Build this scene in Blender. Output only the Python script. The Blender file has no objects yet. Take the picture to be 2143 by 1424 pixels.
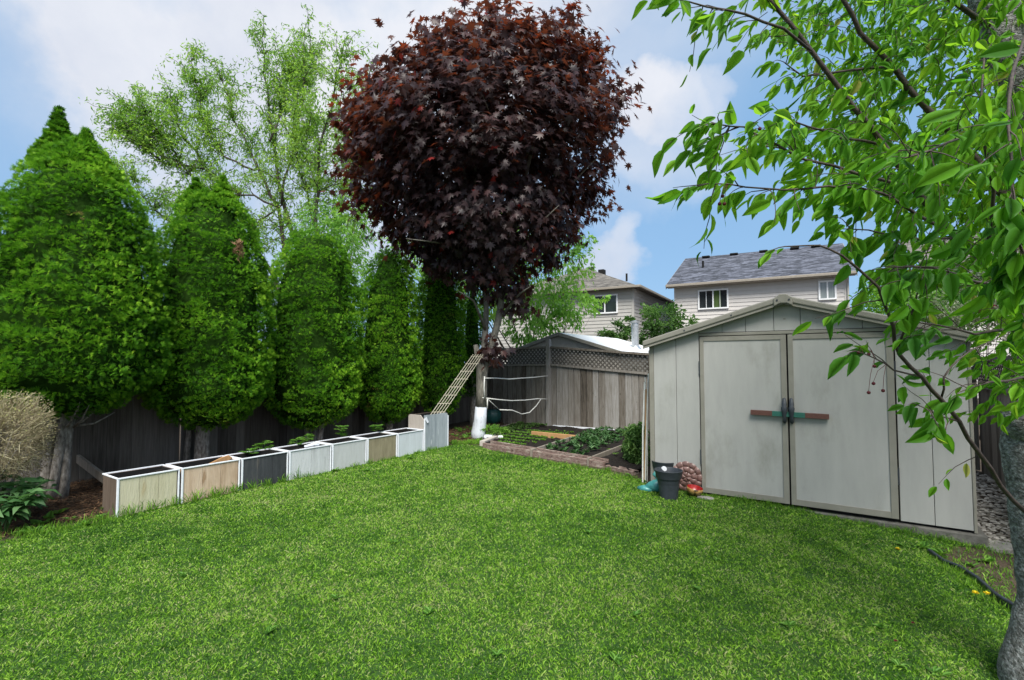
import bpy, math, random
import numpy as np
from mathutils import Vector, Matrix
random.seed(7); rng = np.random.default_rng(7)
R = math.radians
scene = bpy.context.scene
col = scene.collection
# ------------------------------------------------------------------ camera
F = 1029.0; CX, CY = 1071.5, 712.0; PITCH = math.atan(46/F); CAMH = 1.5
cam_d = bpy.data.cameras.new('camera'); cam = bpy.data.objects.new('camera', cam_d); col.objects.link(cam)
cam.location = (0, 0, CAMH); cam.rotation_euler = (R(90)+PITCH, 0, 0)
cam_d.sensor_width = 36; cam_d.lens = 36*F/2143; cam_d.clip_start = .05; cam_d.clip_end = 2000
scene.camera = cam
# ------------------------------------------------------------------ world, sun, exposure
SUN_EL = R(54); SUN_DIR = Vector((math.cos(SUN_EL)*.0, -math.cos(SUN_EL), math.sin(SUN_EL)))     # direction towards the sun
def raydir(px, py):
    up = CY-py; c, s = math.cos(PITCH), math.sin(PITCH)
    return Vector((px-CX, F*c-up*s, F*s+up*c)).normalized()
world = bpy.data.worlds.new('World'); scene.world = world; world.use_nodes = True
nt = world.node_tree; N = nt.nodes; L = nt.links; N.clear()
def wn(t, **k):
    n = N.new(t)
    for a, b in k.items(): setattr(n, a, b)
    return n
out = wn('ShaderNodeOutputWorld'); bg = wn('ShaderNodeBackground'); sky = wn('ShaderNodeTexSky', sky_type='NISHITA', sun_disc=False)
sky.sun_elevation = SUN_EL; sky.sun_rotation = math.atan2(SUN_DIR.x, SUN_DIR.y)
sky.air_density = 1.0; sky.dust_density = 0.6; sky.ozone_density = 1.0
tc = wn('ShaderNodeTexCoord')
def wmath(op, a, b=None, c=None, clamp=False):
    n = wn('ShaderNodeMath', operation=op, use_clamp=clamp)
    for i, v in enumerate((a, b, c)):
        if v is None: continue
        if isinstance(v, (int, float)): n.inputs[i].default_value = v
        else: L.new(v, n.inputs[i])
    return n.outputs[0]
warp = wn('ShaderNodeTexNoise'); warp.inputs['Scale'].default_value = 5; warp.inputs['Detail'].default_value = 7; warp.inputs['Roughness'].default_value = .55
L.new(tc.outputs['Generated'], warp.inputs['Vector'])
fine = wn('ShaderNodeTexNoise'); fine.inputs['Scale'].default_value = 2.2; fine.inputs['Detail'].default_value = 8; fine.inputs['Roughness'].default_value = .6
L.new(tc.outputs['Generated'], fine.inputs['Vector'])
# cloud banks: (pixel direction, angular radius deg, weight)
BL = [(360, 20, 12, 1), (620, 30, 19, 1), (950, 0, 16, 1), (1130, -60, 11, .95), (520, 260, 14, .85), (330, 150, 8, .7), (800, 350, 14, .7), (620, 480, 9, .5),
      (1405, 240, 5.2, .85), (1400, 340, 6.5, .55), (1330, 400, 6, .3), (1265, 545, 3.2, .8), (1480, 190, 3.2, .6), (60, 170, 3.5, .3), (700, -700, 40, .8)]
wv_ = wn('ShaderNodeVectorMath', operation='MULTIPLY_ADD'); L.new(warp.outputs['Color'], wv_.inputs[0]); wv_.inputs[1].default_value = (.30, .30, .30); wsub = wn('ShaderNodeVectorMath', operation='SUBTRACT'); L.new(tc.outputs['Generated'], wsub.inputs[0]); wsub.inputs[1].default_value = (.15, .15, .15); L.new(wsub.outputs[0], wv_.inputs[2])
wnrm = wn('ShaderNodeVectorMath', operation='NORMALIZE'); L.new(wv_.outputs[0], wnrm.inputs[0])
acc = None
for px, py, rad, w in BL:
    d = raydir(px, py)
    vm = wn('ShaderNodeVectorMath', operation='DOT_PRODUCT'); L.new(wnrm.outputs[0], vm.inputs[0]); vm.inputs[1].default_value = d
    mr = wn('ShaderNodeMapRange'); mr.interpolation_type = 'SMOOTHSTEP'
    L.new(vm.outputs['Value'], mr.inputs['Value']); mr.inputs['From Min'].default_value = math.cos(R(rad*1.22)); mr.inputs['From Max'].default_value = math.cos(R(rad*.45))
    mr.inputs['To Max'].default_value = w
    acc = mr.outputs[0] if acc is None else wmath('MAXIMUM', acc, mr.outputs[0])
back = wn('ShaderNodeSeparateXYZ'); L.new(tc.outputs['Generated'], back.inputs[0])
rear_fill = wmath('MULTIPLY', wmath('MULTIPLY_ADD', back.outputs['Y'], -2.0, 0.0, True), wmath('MULTIPLY_ADD', fine.outputs['Fac'], 3.0, -.85, True))  # unseen clouds added behind the camera as soft fill
acc = wmath('MAXIMUM', acc, rear_fill)
nz = wmath('MULTIPLY_ADD', warp.outputs['Fac'], 2.6, -1.3)
dens = wmath('MULTIPLY', wmath('ADD', acc, wmath('MULTIPLY', nz, wmath('MULTIPLY_ADD', acc, .75, .04))), .95, clamp=True)
sep = wn('ShaderNodeVectorMath', operation='MULTIPLY'); L.new(sky.outputs['Color'], sep.inputs[0]); sep.inputs[1].default_value = (.09, .09, .09)
lift = wn('ShaderNodeMix', data_type='RGBA'); lift.inputs['Factor'].default_value = .75
L.new(sep.outputs[0], lift.inputs['A']); lift.inputs['B'].default_value = (.225, .41, .655, 1)
cc = wn('ShaderNodeValToRGB'); L.new(fine.outputs['Fac'], cc.inputs['Fac'])
cc.color_ramp.elements[0].position = .35; cc.color_ramp.elements[0].color = (.47, .51, .60, 1)
cc.color_ramp.elements[1].position = .62; cc.color_ramp.elements[1].color = (.62, .64, .69, 1)
mx = wn('ShaderNodeMix', data_type='RGBA'); L.new(dens, mx.inputs['Factor']); L.new(lift.outputs['Result'], mx.inputs['A']); L.new(cc.outputs['Color'], mx.inputs['B'])
L.new(mx.outputs['Result'], bg.inputs['Color']); bg.inputs['Strength'].default_value = 1.0; L.new(bg.outputs[0], out.inputs[0])
sd = bpy.data.lights.new('sun', 'SUN'); sd.energy = 4.4; sd.angle = R(28); sd.color = (1, .96, .88)
so = bpy.data.objects.new('sun', sd); col.objects.link(so); so.rotation_euler = SUN_DIR.to_track_quat('Z', 'Y').to_euler(); so.location = (0, -5, 20)
scene.view_settings.view_transform = 'Standard'; scene.view_settings.look = 'None'
scene.view_settings.exposure = 0.46; scene.view_settings.gamma = 1
scene.cycles.max_bounces = 6; scene.cycles.diffuse_bounces = 3; scene.cycles.transmission_bounces = 4; scene.cycles.transparent_max_bounces = 4
# ------------------------------------------------------------------ pixel -> world helpers
def U(px, py, Y):
    d = raydir(px, py); t = Y/d.y
    return Vector((d.x*t, Y, CAMH+d.z*t))
def G(px, py, z=0.0):
    d = raydir(px, py); t = (z-CAMH)/d.z
    return Vector((d.x*t, d.y*t, z))
def proj(P):
    P = np.asarray(P, float); y = P[:, 1]; z = P[:, 2]-CAMH; c, s = math.cos(PITCH), math.sin(PITCH)
    fw = y*c+z*s; up = -y*s+z*c
    return CX+F*P[:, 0]/np.maximum(fw, 1e-3), CY-F*up/np.maximum(fw, 1e-3)
D1 = Vector((.558, .830, 0)); D2 = Vector((.830, -.558, 0))
# ------------------------------------------------------------------ noise
def vnoise(P, freq, seed=0):
    P = np.asarray(P, float)*freq+seed*17.13+100; i = np.floor(P).astype(np.int64); f = P-i; f = f*f*(3-2*f)
    def h(a, b, c):
        n = (a*73856093) ^ (b*19349663) ^ (c*83492791) ^ (seed*2654435)
        n = (n*(n*n*15731+789221)+1376312589) & 0x7fffffff
        return n/0x7fffffff
    r = 0
    for dx in (0, 1):
        for dy in (0, 1):
            for dz in (0, 1):
                w = (f[:, 0] if dx else 1-f[:, 0])*(f[:, 1] if dy else 1-f[:, 1])*(f[:, 2] if dz else 1-f[:, 2])
                r = r+w*h(i[:, 0]+dx, i[:, 1]+dy, i[:, 2]+dz)
    return r
# ------------------------------------------------------------------ materials
def new_mat(name):
    m = bpy.data.materials.new(name); m.use_nodes = True; t = m.node_tree; t.nodes.clear(); return m, t
def ramp(t, cols):
    r = t.nodes.new('ShaderNodeValToRGB'); e = r.color_ramp.elements
    while len(e) > 1: e.remove(e[-1])
    e[0].position = cols[0][0]; e[0].color = (*cols[0][1], 1)
    for p, c in cols[1:]:
        q = e.new(p); q.color = (*c, 1)
    return r
def nmat(name, cols, rough=.7, scale=(1, 1, 1), ns=5., detail=6, bump=.15, bs=None, bscale=None, tint=0., spec=.3, metal=0, nrough=.6, dirt=None, bdist=.01, dirt2=None):
    """noise colour ramp; tint>0 mixes in the per-face 'tint' attribute; dirt=(color, scale, lo, hi, amount)"""
    m, t = new_mat(name); n = t.nodes; l = t.links
    o = n.new('ShaderNodeOutputMaterial'); b = n.new('ShaderNodeBsdfPrincipled'); l.new(b.outputs[0], o.inputs[0])
    c = n.new('ShaderNodeTexCoord'); mp = n.new('ShaderNodeMapping'); l.new(c.outputs['Object'], mp.inputs[0]); mp.inputs['Scale'].default_value = scale
    nz = n.new('ShaderNodeTexNoise'); nz.inputs['Scale'].default_value = ns; nz.inputs['Detail'].default_value = detail; nz.inputs['Roughness'].default_value = nrough
    vec = mp.outputs[0]
    if tint > 0:     # shift the pattern board by board
        at = n.new('ShaderNodeAttribute'); at.attribute_name = 'tint'
        ad = n.new('ShaderNodeVectorMath'); ad.operation = 'MULTIPLY_ADD'; ad.inputs[1].default_value = (37, 53, 29)
        l.new(at.outputs['Color'], ad.inputs[0]); l.new(mp.outputs[0], ad.inputs[2]); vec = ad.outputs[0]
    l.new(vec, nz.inputs['Vector'])
    fac = nz.outputs['Fac']
    if tint > 0:
        mm = n.new('ShaderNodeMix'); mm.inputs['Factor'].default_value = tint; l.new(fac, mm.inputs['A']); l.new(at.outputs['Fac'], mm.inputs['B']); fac = mm.outputs['Result']
    r = ramp(t, cols); l.new(fac, r.inputs['Fac']); colr = r.outputs['Color']
    for dirt in [q for q in (dirt, dirt2) if q]:
        dn = n.new('ShaderNodeTexNoise'); dn.inputs['Detail'].default_value = 8; dn.inputs['Roughness'].default_value = .7
        dm = n.new('ShaderNodeMapping'); l.new(c.outputs['Object'], dm.inputs[0]); dm.inputs['Scale'].default_value = dirt[1]; l.new(dm.outputs[0], dn.inputs['Vector']); dn.inputs['Scale'].default_value = 1
        mr = n.new('ShaderNodeMapRange'); l.new(dn.outputs['Fac'], mr.inputs['Value']); mr.inputs['From Min'].default_value = dirt[2]; mr.inputs['From Max'].default_value = dirt[3]; mr.inputs['To Max'].default_value = dirt[4]
        mx = n.new('ShaderNodeMix'); mx.data_type = 'RGBA'; l.new(mr.outputs[0], mx.inputs['Factor']); l.new(colr, mx.inputs['A']); mx.inputs['B'].default_value = (*dirt[0], 1); colr = mx.outputs['Result']
    l.new(colr, b.inputs['Base Color']); b.inputs['Roughness'].default_value = rough; b.inputs['Specular IOR Level'].default_value = spec; b.inputs['Metallic'].default_value = metal
    if bump:
        n2 = n.new('ShaderNodeTexNoise'); n2.inputs['Scale'].default_value = bs or ns*4; n2.inputs['Detail'].default_value = 6
        m2 = n.new('ShaderNodeMapping'); l.new(c.outputs['Object'], m2.inputs[0]); m2.inputs['Scale'].default_value = bscale or scale; l.new(m2.outputs[0], n2.inputs['Vector'])
        bp = n.new('ShaderNodeBump'); bp.inputs['Strength'].default_value = bump; bp.inputs['Distance'].default_value = bdist; l.new(n2.outputs['Fac'], bp.inputs['Height']); l.new(bp.outputs[0], b.inputs['Normal'])
    return m
def leafmat(name, cols, tcols, fac=.35, rough=.45, spec=.4):
    m, t = new_mat(name); n = t.nodes; l = t.links
    o = n.new('ShaderNodeOutputMaterial'); b = n.new('ShaderNodeBsdfPrincipled'); tr = n.new('ShaderNodeBsdfTranslucent'); mx = n.new('ShaderNodeMixShader')
    at = n.new('ShaderNodeAttribute'); at.attribute_name = 'tint'
    r1 = ramp(t, cols); r2 = ramp(t, tcols); l.new(at.outputs['Fac'], r1.inputs['Fac']); l.new(at.outputs['Fac'], r2.inputs['Fac'])
    l.new(r1.outputs[0], b.inputs['Base Color']); l.new(r2.outputs[0], tr.inputs['Color']); b.inputs['Roughness'].default_value = rough; b.inputs['Specular IOR Level'].default_value = spec
    mx.inputs[0].default_value = fac; l.new(b.outputs[0], mx.inputs[1]); l.new(tr.outputs[0], mx.inputs[2]); l.new(mx.outputs[0], o.inputs[0])
    return m
def flat(name, c, rough=.6, spec=.3, metal=0, bump=.0):
    k = lambda f: tuple(min(1, x*f) for x in c)
    return nmat(name, [(.3, k(.85)), (.7, k(1.12))], rough=rough, ns=9, bump=bump, spec=spec, metal=metal)
M = {}
M['bark'] = nmat('bark', [(.3, (.09, .078, .066)), (.5, (.24, .215, .19)), (.72, (.42, .40, .37))], rough=.95, scale=(1, 1, .35), ns=38, bump=.8, bs=60, bdist=.012)
M['maple_bark'] = nmat('maple_bark', [(.3, (.10, .095, .08)), (.55, (.22, .205, .175)), (.75, (.33, .31, .27))], rough=.95, scale=(1, 1, .3), ns=30, bump=.8, bs=70, bdist=.01)
M['cherry_bark'] = nmat('speckled_bark', [(.36, (.035, .034, .03)), (.46, (.12, .12, .11)), (.54, (.27, .275, .265)), (.64, (.55, .56, .55))], rough=.95, scale=(1, 1, 1.3), ns=34, detail=12, nrough=.82, bump=1, bs=75, bdist=.02,
                        dirt=((.42, .27, .06), (11, 11, 9), .66, .70, .9))
M['dark_bark'] = nmat('dark_bark', [(.3, (.03, .026, .02)), (.7, (.10, .085, .07))], rough=.9, scale=(1, 1, .4), ns=40, bump=.6)
M['red_bark'] = nmat('smooth_twig_bark', [(.3, (.035, .027, .022)), (.7, (.10, .078, .066))], rough=.6, ns=50, bump=.3)
M['whitewash'] = nmat('whitewash', [(.30, (.35, .36, .36)), (.42, (.56, .60, .66)), (.8, (.68, .72, .78))], rough=.8, scale=(1, 1, .35), ns=24, bump=.6, bs=60)
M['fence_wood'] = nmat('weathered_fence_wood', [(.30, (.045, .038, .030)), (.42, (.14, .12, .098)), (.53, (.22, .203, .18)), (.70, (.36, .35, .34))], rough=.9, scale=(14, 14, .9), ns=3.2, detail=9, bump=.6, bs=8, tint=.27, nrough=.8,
                      dirt=((.03, .022, .016), (7, 7, 3.5), .63, .70, .85), dirt2=((.02, .014, .010), (11, 11, 8), .66, .69, .9))
M['lattice'] = nmat('weathered_lattice', [(.3, (.05, .045, .038)), (.7, (.15, .14, .125))], rough=.9, ns=14, bump=.3)
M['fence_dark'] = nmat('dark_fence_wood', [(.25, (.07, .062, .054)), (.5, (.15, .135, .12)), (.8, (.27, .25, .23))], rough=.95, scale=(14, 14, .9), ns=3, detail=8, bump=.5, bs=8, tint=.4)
M['shed_vinyl'] = nmat('grey_vinyl', [(.3, (.345, .347, .332)), (.7, (.395, .397, .378))], rough=.55, scale=(5, 5, 1), ns=2, bump=.12, bs=60, bscale=(1, 1, 1), bdist=.002, spec=.25,
                      dirt=((.17, .175, .13), (2.6, 2.6, 1.1), .52, .84, .75), dirt2=((.08, .08, .075), (26, 26, 11), .70, .76, .8))
M['shed_trim'] = nmat('grey_green_trim', [(.3, (.215, .208, .175)), (.7, (.265, .255, .22))], rough=.5, ns=6, bump=.05, spec=.3, dirt=((.10, .10, .08), (4, 4, 2), .6, .85, .6))
M['black'] = flat('black_gap', (.012, .012, .012), .9)
M['anthracite'] = nmat('anthracite_plastic', [(.3, (.030, .037, .046)), (.7, (.045, .053, .065))], rough=.5, ns=20, bump=.05, spec=.4)
M['concrete'] = nmat('concrete', [(.3, (.16, .155, .14)), (.7, (.34, .33, .30))], rough=.95, ns=12, bump=.5)
M['slab'] = nmat('dark_concrete', [(.3, (.07, .068, .06)), (.7, (.17, .165, .15))], rough=.95, ns=12, bump=.5)  # darker concrete tone for the shed slab
M['white_trim'] = nmat('white_paint', [(.3, (.74, .77, .84)), (.7, (.86, .89, .94))], rough=.6, ns=14, bump=.1, dirt=((.3, .28, .22), (9, 9, 9), .66, .8, .5))
M['white_pipe'] = flat('white_plastic', (.72, .72, .68), .5)
M['soil'] = nmat('dark_soil', [(.3, (.006, .005, .004)), (.6, (.020, .015, .012)), (.8, (.05, .038, .03))], rough=1, ns=30, bump=1, bs=60, bdist=.03)
def gr_mat(name, a, b, c, d=None):
    cols = [(.25, a), (.5, b), (.72, c)]
    return nmat(name, cols, rough=.85, scale=(6, 6, .8), ns=3, detail=9, bump=.4, bs=14, tint=.3, nrough=.72, dirt=d)
M['wood_yellow'] = gr_mat('pale_yellow_board', (.38, .36, .22), (.52, .49, .34), (.60, .57, .42), ((.34, .24, .10), (7, 7, 1.2), .60, .72, .6))
M['wood_peach'] = gr_mat('peach_board', (.36, .24, .15), (.58, .44, .32), (.66, .53, .41), ((.27, .16, .08), (7, 7, 1.2), .60, .68, .8))
M['wood_black'] = gr_mat('dark_grey_board', (.028, .031, .035), (.055, .06, .066), (.13, .125, .12), ((.17, .15, .13), (8, 8, .9), .62, .70, .5))
M['wood_white'] = gr_mat('streaky_white_board', (.30, .31, .31), (.54, .56, .57), (.66, .68, .70), ((.12, .12, .12), (16, 16, 2.5), .63, .70, .75))
M['wood_pale'] = gr_mat('pale_plain_board', (.44, .45, .44), (.52, .54, .54), (.57, .59, .60))
M['wood_olive'] = gr_mat('olive_grain_board', (.17, .145, .085), (.31, .275, .18), (.40, .36, .26))
M['wood_ice'] = gr_mat('icy_white_board', (.50, .54, .56), (.60, .65, .69), (.66, .71, .75))
M['wood_blue'] = gr_mat('blue_grey_board', (.14, .17, .19), (.26, .30, .33), (.40, .45, .48), ((.66, .70, .72), (9, 9, 2), .62, .70, .8))
M['wood_beige'] = gr_mat('beige_board', (.30, .265, .23), (.42, .38, .34), (.48, .44, .40))
M['wood_brown'] = gr_mat('brown_board', (.09, .065, .05), (.15, .115, .09), (.22, .18, .15))
M['wood_grey'] = gr_mat('raw_grey_board', (.12, .10, .08), (.24, .21, .175), (.36, .33, .29))
M['wood_orange'] = gr_mat('new_orange_board', (.36, .19, .08), (.48, .28, .13), (.56, .36, .19))
M['brick_board'] = nmat('faded_red_board', [(.3, (.10, .060, .05)), (.5, (.20, .135, .115)), (.75, (.38, .32, .28))], rough=.95, scale=(2, 8, 14), ns=3, bump=.6, nrough=.75, dirt=((.45, .40, .34), (5, 5, 30), .52, .62, .8))
M['trellis'] = nmat('trellis_wood', [(.3, (.24, .22, .16)), (.7, (.44, .42, .34))], rough=.9, ns=18, bump=.3)
M['siding'] = nmat('vinyl_siding', [(.3, (.54, .515, .49)), (.7, (.59, .56, .535))], rough=.55, ns=3, bump=0, spec=.3)
M['siding_tan'] = nmat('tan_vinyl_siding', [(.3, (.40, .385, .36)), (.7, (.45, .435, .405))], rough=.55, ns=3, bump=0, spec=.3)
M['fascia'] = flat('taupe_fascia', (.30, .265, .22), .5)
M['fascia_light'] = flat('pale_soffit', (.42, .40, .36), .5)
def shingle(name, a, b, c):
    m, t = new_mat(name); n = t.nodes; l = t.links
    o = n.new('ShaderNodeOutputMaterial'); bs = n.new('ShaderNodeBsdfPrincipled'); l.new(bs.outputs[0], o.inputs[0])
    tcn = n.new('ShaderNodeTexCoord'); mp = n.new('ShaderNodeMapping'); l.new(tcn.outputs['Object'], mp.inputs[0]); mp.inputs['Scale'].default_value = (1, 1, 2.2)
    vo = n.new('ShaderNodeTexVoronoi'); vo.inputs['Scale'].default_value = 4.2; vo.distance = 'CHEBYCHEV'
    sx = n.new('ShaderNodeMapping'); l.new(tcn.outputs['Object'], sx.inputs[0]); sx.inputs['Scale'].default_value = (.75, 1.6, 2.4); l.new(sx.outputs[0], vo.inputs['Vector'])
    nz = n.new('ShaderNodeTexNoise'); nz.inputs['Scale'].default_value = 9; nz.inputs['Detail'].default_value = 8; l.new(mp.outputs[0], nz.inputs['Vector'])
    sc = n.new('ShaderNodeSeparateColor'); l.new(vo.outputs['Color'], sc.inputs[0])
    mi = n.new('ShaderNodeMix'); mi.inputs['Factor'].default_value = .5; l.new(sc.outputs[0], mi.inputs['A']); l.new(nz.outputs['Fac'], mi.inputs['B'])
    r = ramp(t, [(.25, a), (.5, b), (.75, c)]); l.new(mi.outputs['Result'], r.inputs['Fac']); l.new(r.outputs[0], bs.inputs['Base Color']); bs.inputs['Roughness'].default_value = .9
    bp = n.new('ShaderNodeBump'); bp.inputs['Strength'].default_value = .5; bp.inputs['Distance'].default_value = .03; l.new(vo.outputs['Distance'], bp.inputs['Height']); l.new(bp.outputs[0], bs.inputs['Normal'])
    return m
M['roof_dark'] = shingle('blue_grey_shingles', (.022, .025, .033), (.055, .06, .078), (.14, .15, .19))
M['roof_brown'] = shingle('grey_brown_shingles', (.06, .055, .048), (.115, .105, .092), (.19, .175, .155))
M['white_roof'] = nmat('white_roof_sheet', [(.3, (.80, .82, .84)), (.7, (.88, .90, .92))], rough=.45, ns=3, bump=.05)
M['galv'] = nmat('galvanised_pipe', [(.3, (.40, .42, .44)), (.7, (.62, .64, .66))], rough=.35, ns=10, metal=.7, bump=.05)
M['glass'] = nmat('window_glass', [(.3, (.012, .016, .018)), (.7, (.03, .037, .04))], rough=.08, ns=2, bump=0, spec=.8)
M['glass_pale'] = nmat('pale_curtained_glass', [(.3, (.16, .19, .19)), (.7, (.28, .31, .30))], rough=.15, scale=(6, 6, .5), ns=3, bump=0, spec=.8)
M['curtain'] = nmat('green_curtain', [(.35, (.02, .04, .01)), (.65, (.09, .15, .04))], rough=.8, scale=(20, 20, .6), ns=1, bump=.3)
M['frame_white'] = flat('white_window_frame', (.82, .83, .84), .4)
M['teal'] = nmat('teal_glaze', [(.3, (.03, .17, .17)), (.6, (.07, .30, .29)), (.8, (.20, .42, .40))], rough=.3, ns=18, bump=.3, spec=.6)
M['teal_dark'] = nmat('dark_teal_glaze', [(.3, (.010, .06, .055)), (.7, (.025, .12, .105))], rough=.3, scale=(1, 1, 5), ns=9, bump=.3, spec=.6)
M['mauve'] = nmat('mauve_brown_ceramic', [(.3, (.10, .055, .045)), (.6, (.22, .125, .11)), (.8, (.32, .21, .19))], rough=.35, ns=12, bump=.2, spec=.5)
M['red_glaze'] = nmat('red_glaze', [(.3, (.22, .01, .01)), (.7, (.42, .025, .02))], rough=.25, ns=8, bump=0, spec=.6)
M['ochre_glaze'] = nmat('ochre_glaze', [(.45, (.05, .03, .015)), (.5, (.42, .24, .08)), (.8, (.52, .34, .13))], rough=.3, ns=26, bump=.1, spec=.6)
M['yellow'] = leafmat('yellow_petals', [(0, (.75, .55, .01)), (1, (.85, .68, .02))], [(0, (.7, .5, .01)), (1, (.8, .6, .02))], .25)
M['edging'] = nmat('black_plastic_edging', [(.3, (.014, .018, .026)), (.7, (.04, .05, .07))], rough=.45, ns=20, bump=.2, spec=.5)
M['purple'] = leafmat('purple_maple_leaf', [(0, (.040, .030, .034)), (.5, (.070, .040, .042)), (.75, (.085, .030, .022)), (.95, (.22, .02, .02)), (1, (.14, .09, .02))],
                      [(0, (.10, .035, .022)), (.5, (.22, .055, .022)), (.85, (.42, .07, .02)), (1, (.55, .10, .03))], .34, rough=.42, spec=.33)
M['cherry_leaf'] = leafmat('bright_green_leaf', [(0, (.035, .12, .018)), (.5, (.075, .23, .012)), (.93, (.15, .35, .02)), (1, (.26, .24, .06))],
                      [(0, (.09, .33, .015)), (.5, (.26, .62, .025)), (1, (.50, .82, .05))], .46, rough=.5, spec=.2)
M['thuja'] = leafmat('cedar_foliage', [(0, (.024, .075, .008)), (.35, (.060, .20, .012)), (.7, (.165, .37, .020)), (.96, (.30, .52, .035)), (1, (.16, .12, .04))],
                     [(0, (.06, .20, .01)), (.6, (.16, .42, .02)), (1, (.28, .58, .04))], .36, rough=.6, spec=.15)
M['thuja_core'] = nmat('cedar_shade_core', [(.3, (.010, .026, .005)), (.7, (.030, .072, .012))], rough=1, ns=20, bump=.5, spec=0)
M['willow'] = leafmat('willow_leaf', [(0, (.07, .16, .025)), (.5, (.15, .29, .045)), (1, (.26, .42, .08))], [(0, (.20, .45, .04)), (.5, (.38, .66, .06)), (1, (.55, .80, .12))], .50, rough=.5)
M['fresh'] = leafmat('fresh_green_leaf', [(0, (.05, .14, .02)), (.5, (.12, .30, .04)), (1, (.24, .44, .07))], [(0, (.16, .42, .03)), (1, (.45, .75, .10))], .42, rough=.5)
M['lilac'] = leafmat('shrub_leaf', [(0, (.03, .08, .018)), (.6, (.08, .18, .04)), (1, (.15, .27, .07))], [(0, (.08, .24, .03)), (1, (.24, .46, .08))], .35, rough=.5)
M['grass'] = leafmat('grass_blade', [(0, (.018, .075, .008)), (.35, (.085, .215, .016)), (.65, (.205, .415, .030)), (.86, (.34, .54, .07)), (1, (.36, .39, .17))],
                     [(0, (.06, .18, .02)), (.6, (.16, .38, .04)), (1, (.34, .48, .12))], .30, rough=.5, spec=.25)
M['spinach'] = leafmat('blue_green_leaf', [(0, (.03, .09, .03)), (.6, (.07, .17, .055)), (1, (.17, .29, .12))], [(0, (.06, .20, .04)), (1, (.15, .34, .08))], .3, rough=.45)
M['dry'] = leafmat('dry_shrub_twig', [(0, (.13, .10, .06)), (.5, (.38, .33, .20)), (.85, (.56, .52, .33)), (1, (.55, .56, .20))], [(0, (.2, .14, .05)), (1, (.5, .45, .15))], .2, rough=.8)
M['straw'] = leafmat('mulch_chip', [(0, (.035, .018, .010)), (.5, (.12, .06, .03)), (1, (.28, .17, .09))], [(0, (.1, .05, .02)), (1, (.2, .12, .05))], .05, rough=.9)
M['redshrub'] = leafmat('dark_red_leaf', [(0, (.05, .01, .015)), (1, (.16, .02, .03))], [(0, (.2, .02, .03)), (1, (.4, .05, .05))], .35)
M['blossom'] = leafmat('pale_grey_green_leaf', [(0, (.10, .17, .07)), (.6, (.26, .32, .18)), (1, (.52, .54, .44))], [(0, (.2, .3, .1)), (1, (.4, .5, .25))], .3)
M['pebble'] = nmat('pebble_stone', [(.2, (.14, .125, .105)), (.5, (.30, .28, .25)), (.8, (.52, .49, .45))], rough=.8, ns=6, bump=.3, tint=.8)
M['ground'] = nmat('soil_ground', [(.3, (.035, .025, .017)), (.55, (.075, .055, .038)), (.75, (.12, .095, .065))], rough=1, ns=14, detail=10, bump=1, bs=40, bdist=.03)
M['far_grass'] = nmat('far_grass', [(.3, (.04, .08, .02)), (.7, (.10, .18, .04))], rough=1, ns=3, bump=.5)
M['thatch'] = nmat('lawn_thatch', [(.3, (.016, .045, .007)), (.55, (.035, .095, .014)), (.78, (.07, .13, .03))], rough=1, ns=22, detail=10, bump=1, bs=70, bdist=.03)
# ------------------------------------------------------------------ objects
def tag(o, label=None, cat=None, group=None, kind=None):
    if label: o['label'] = label
    if cat: o['category'] = cat
    if group: o['group'] = group
    if kind: o['kind'] = kind
    return o
def empty(name, loc=(0, 0, 0), rz=0., label=None, cat=None, group=None):
    o = bpy.data.objects.new(name, None); col.objects.link(o); o.location = loc; o.rotation_euler = (0, 0, rz); o.empty_display_size = .1
    return tag(o, label, cat, group)
def npmesh(name, V, faces, mat, parent=None, tint=None, smooth=False):
    """V (n,3); faces (m,k) array"""
    V = np.ascontiguousarray(V, np.float32); faces = np.ascontiguousarray(faces, np.int32); m_, k = faces.shape
    me = bpy.data.meshes.new(name); me.vertices.add(len(V)); me.vertices.foreach_set('co', V.ravel())
    me.loops.add(m_*k); me.loops.foreach_set('vertex_index', faces.ravel()); me.polygons.add(m_)
    me.polygons.foreach_set('loop_start', np.arange(0, m_*k, k, dtype=np.int32)); me.polygons.foreach_set('loop_total', np.full(m_, k, np.int32))
    if smooth: me.polygons.foreach_set('use_smooth', np.ones(m_, bool))
    me.update(calc_edges=True)
    if tint is not None:
        a = me.attributes.new('tint', 'FLOAT', 'FACE'); a.data.foreach_set('value', np.ascontiguousarray(np.clip(tint, 0, 1), np.float32))
    me.materials.append(mat); o = bpy.data.objects.new(name, me); col.objects.link(o)
    if parent: o.parent = parent
    return o
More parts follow.
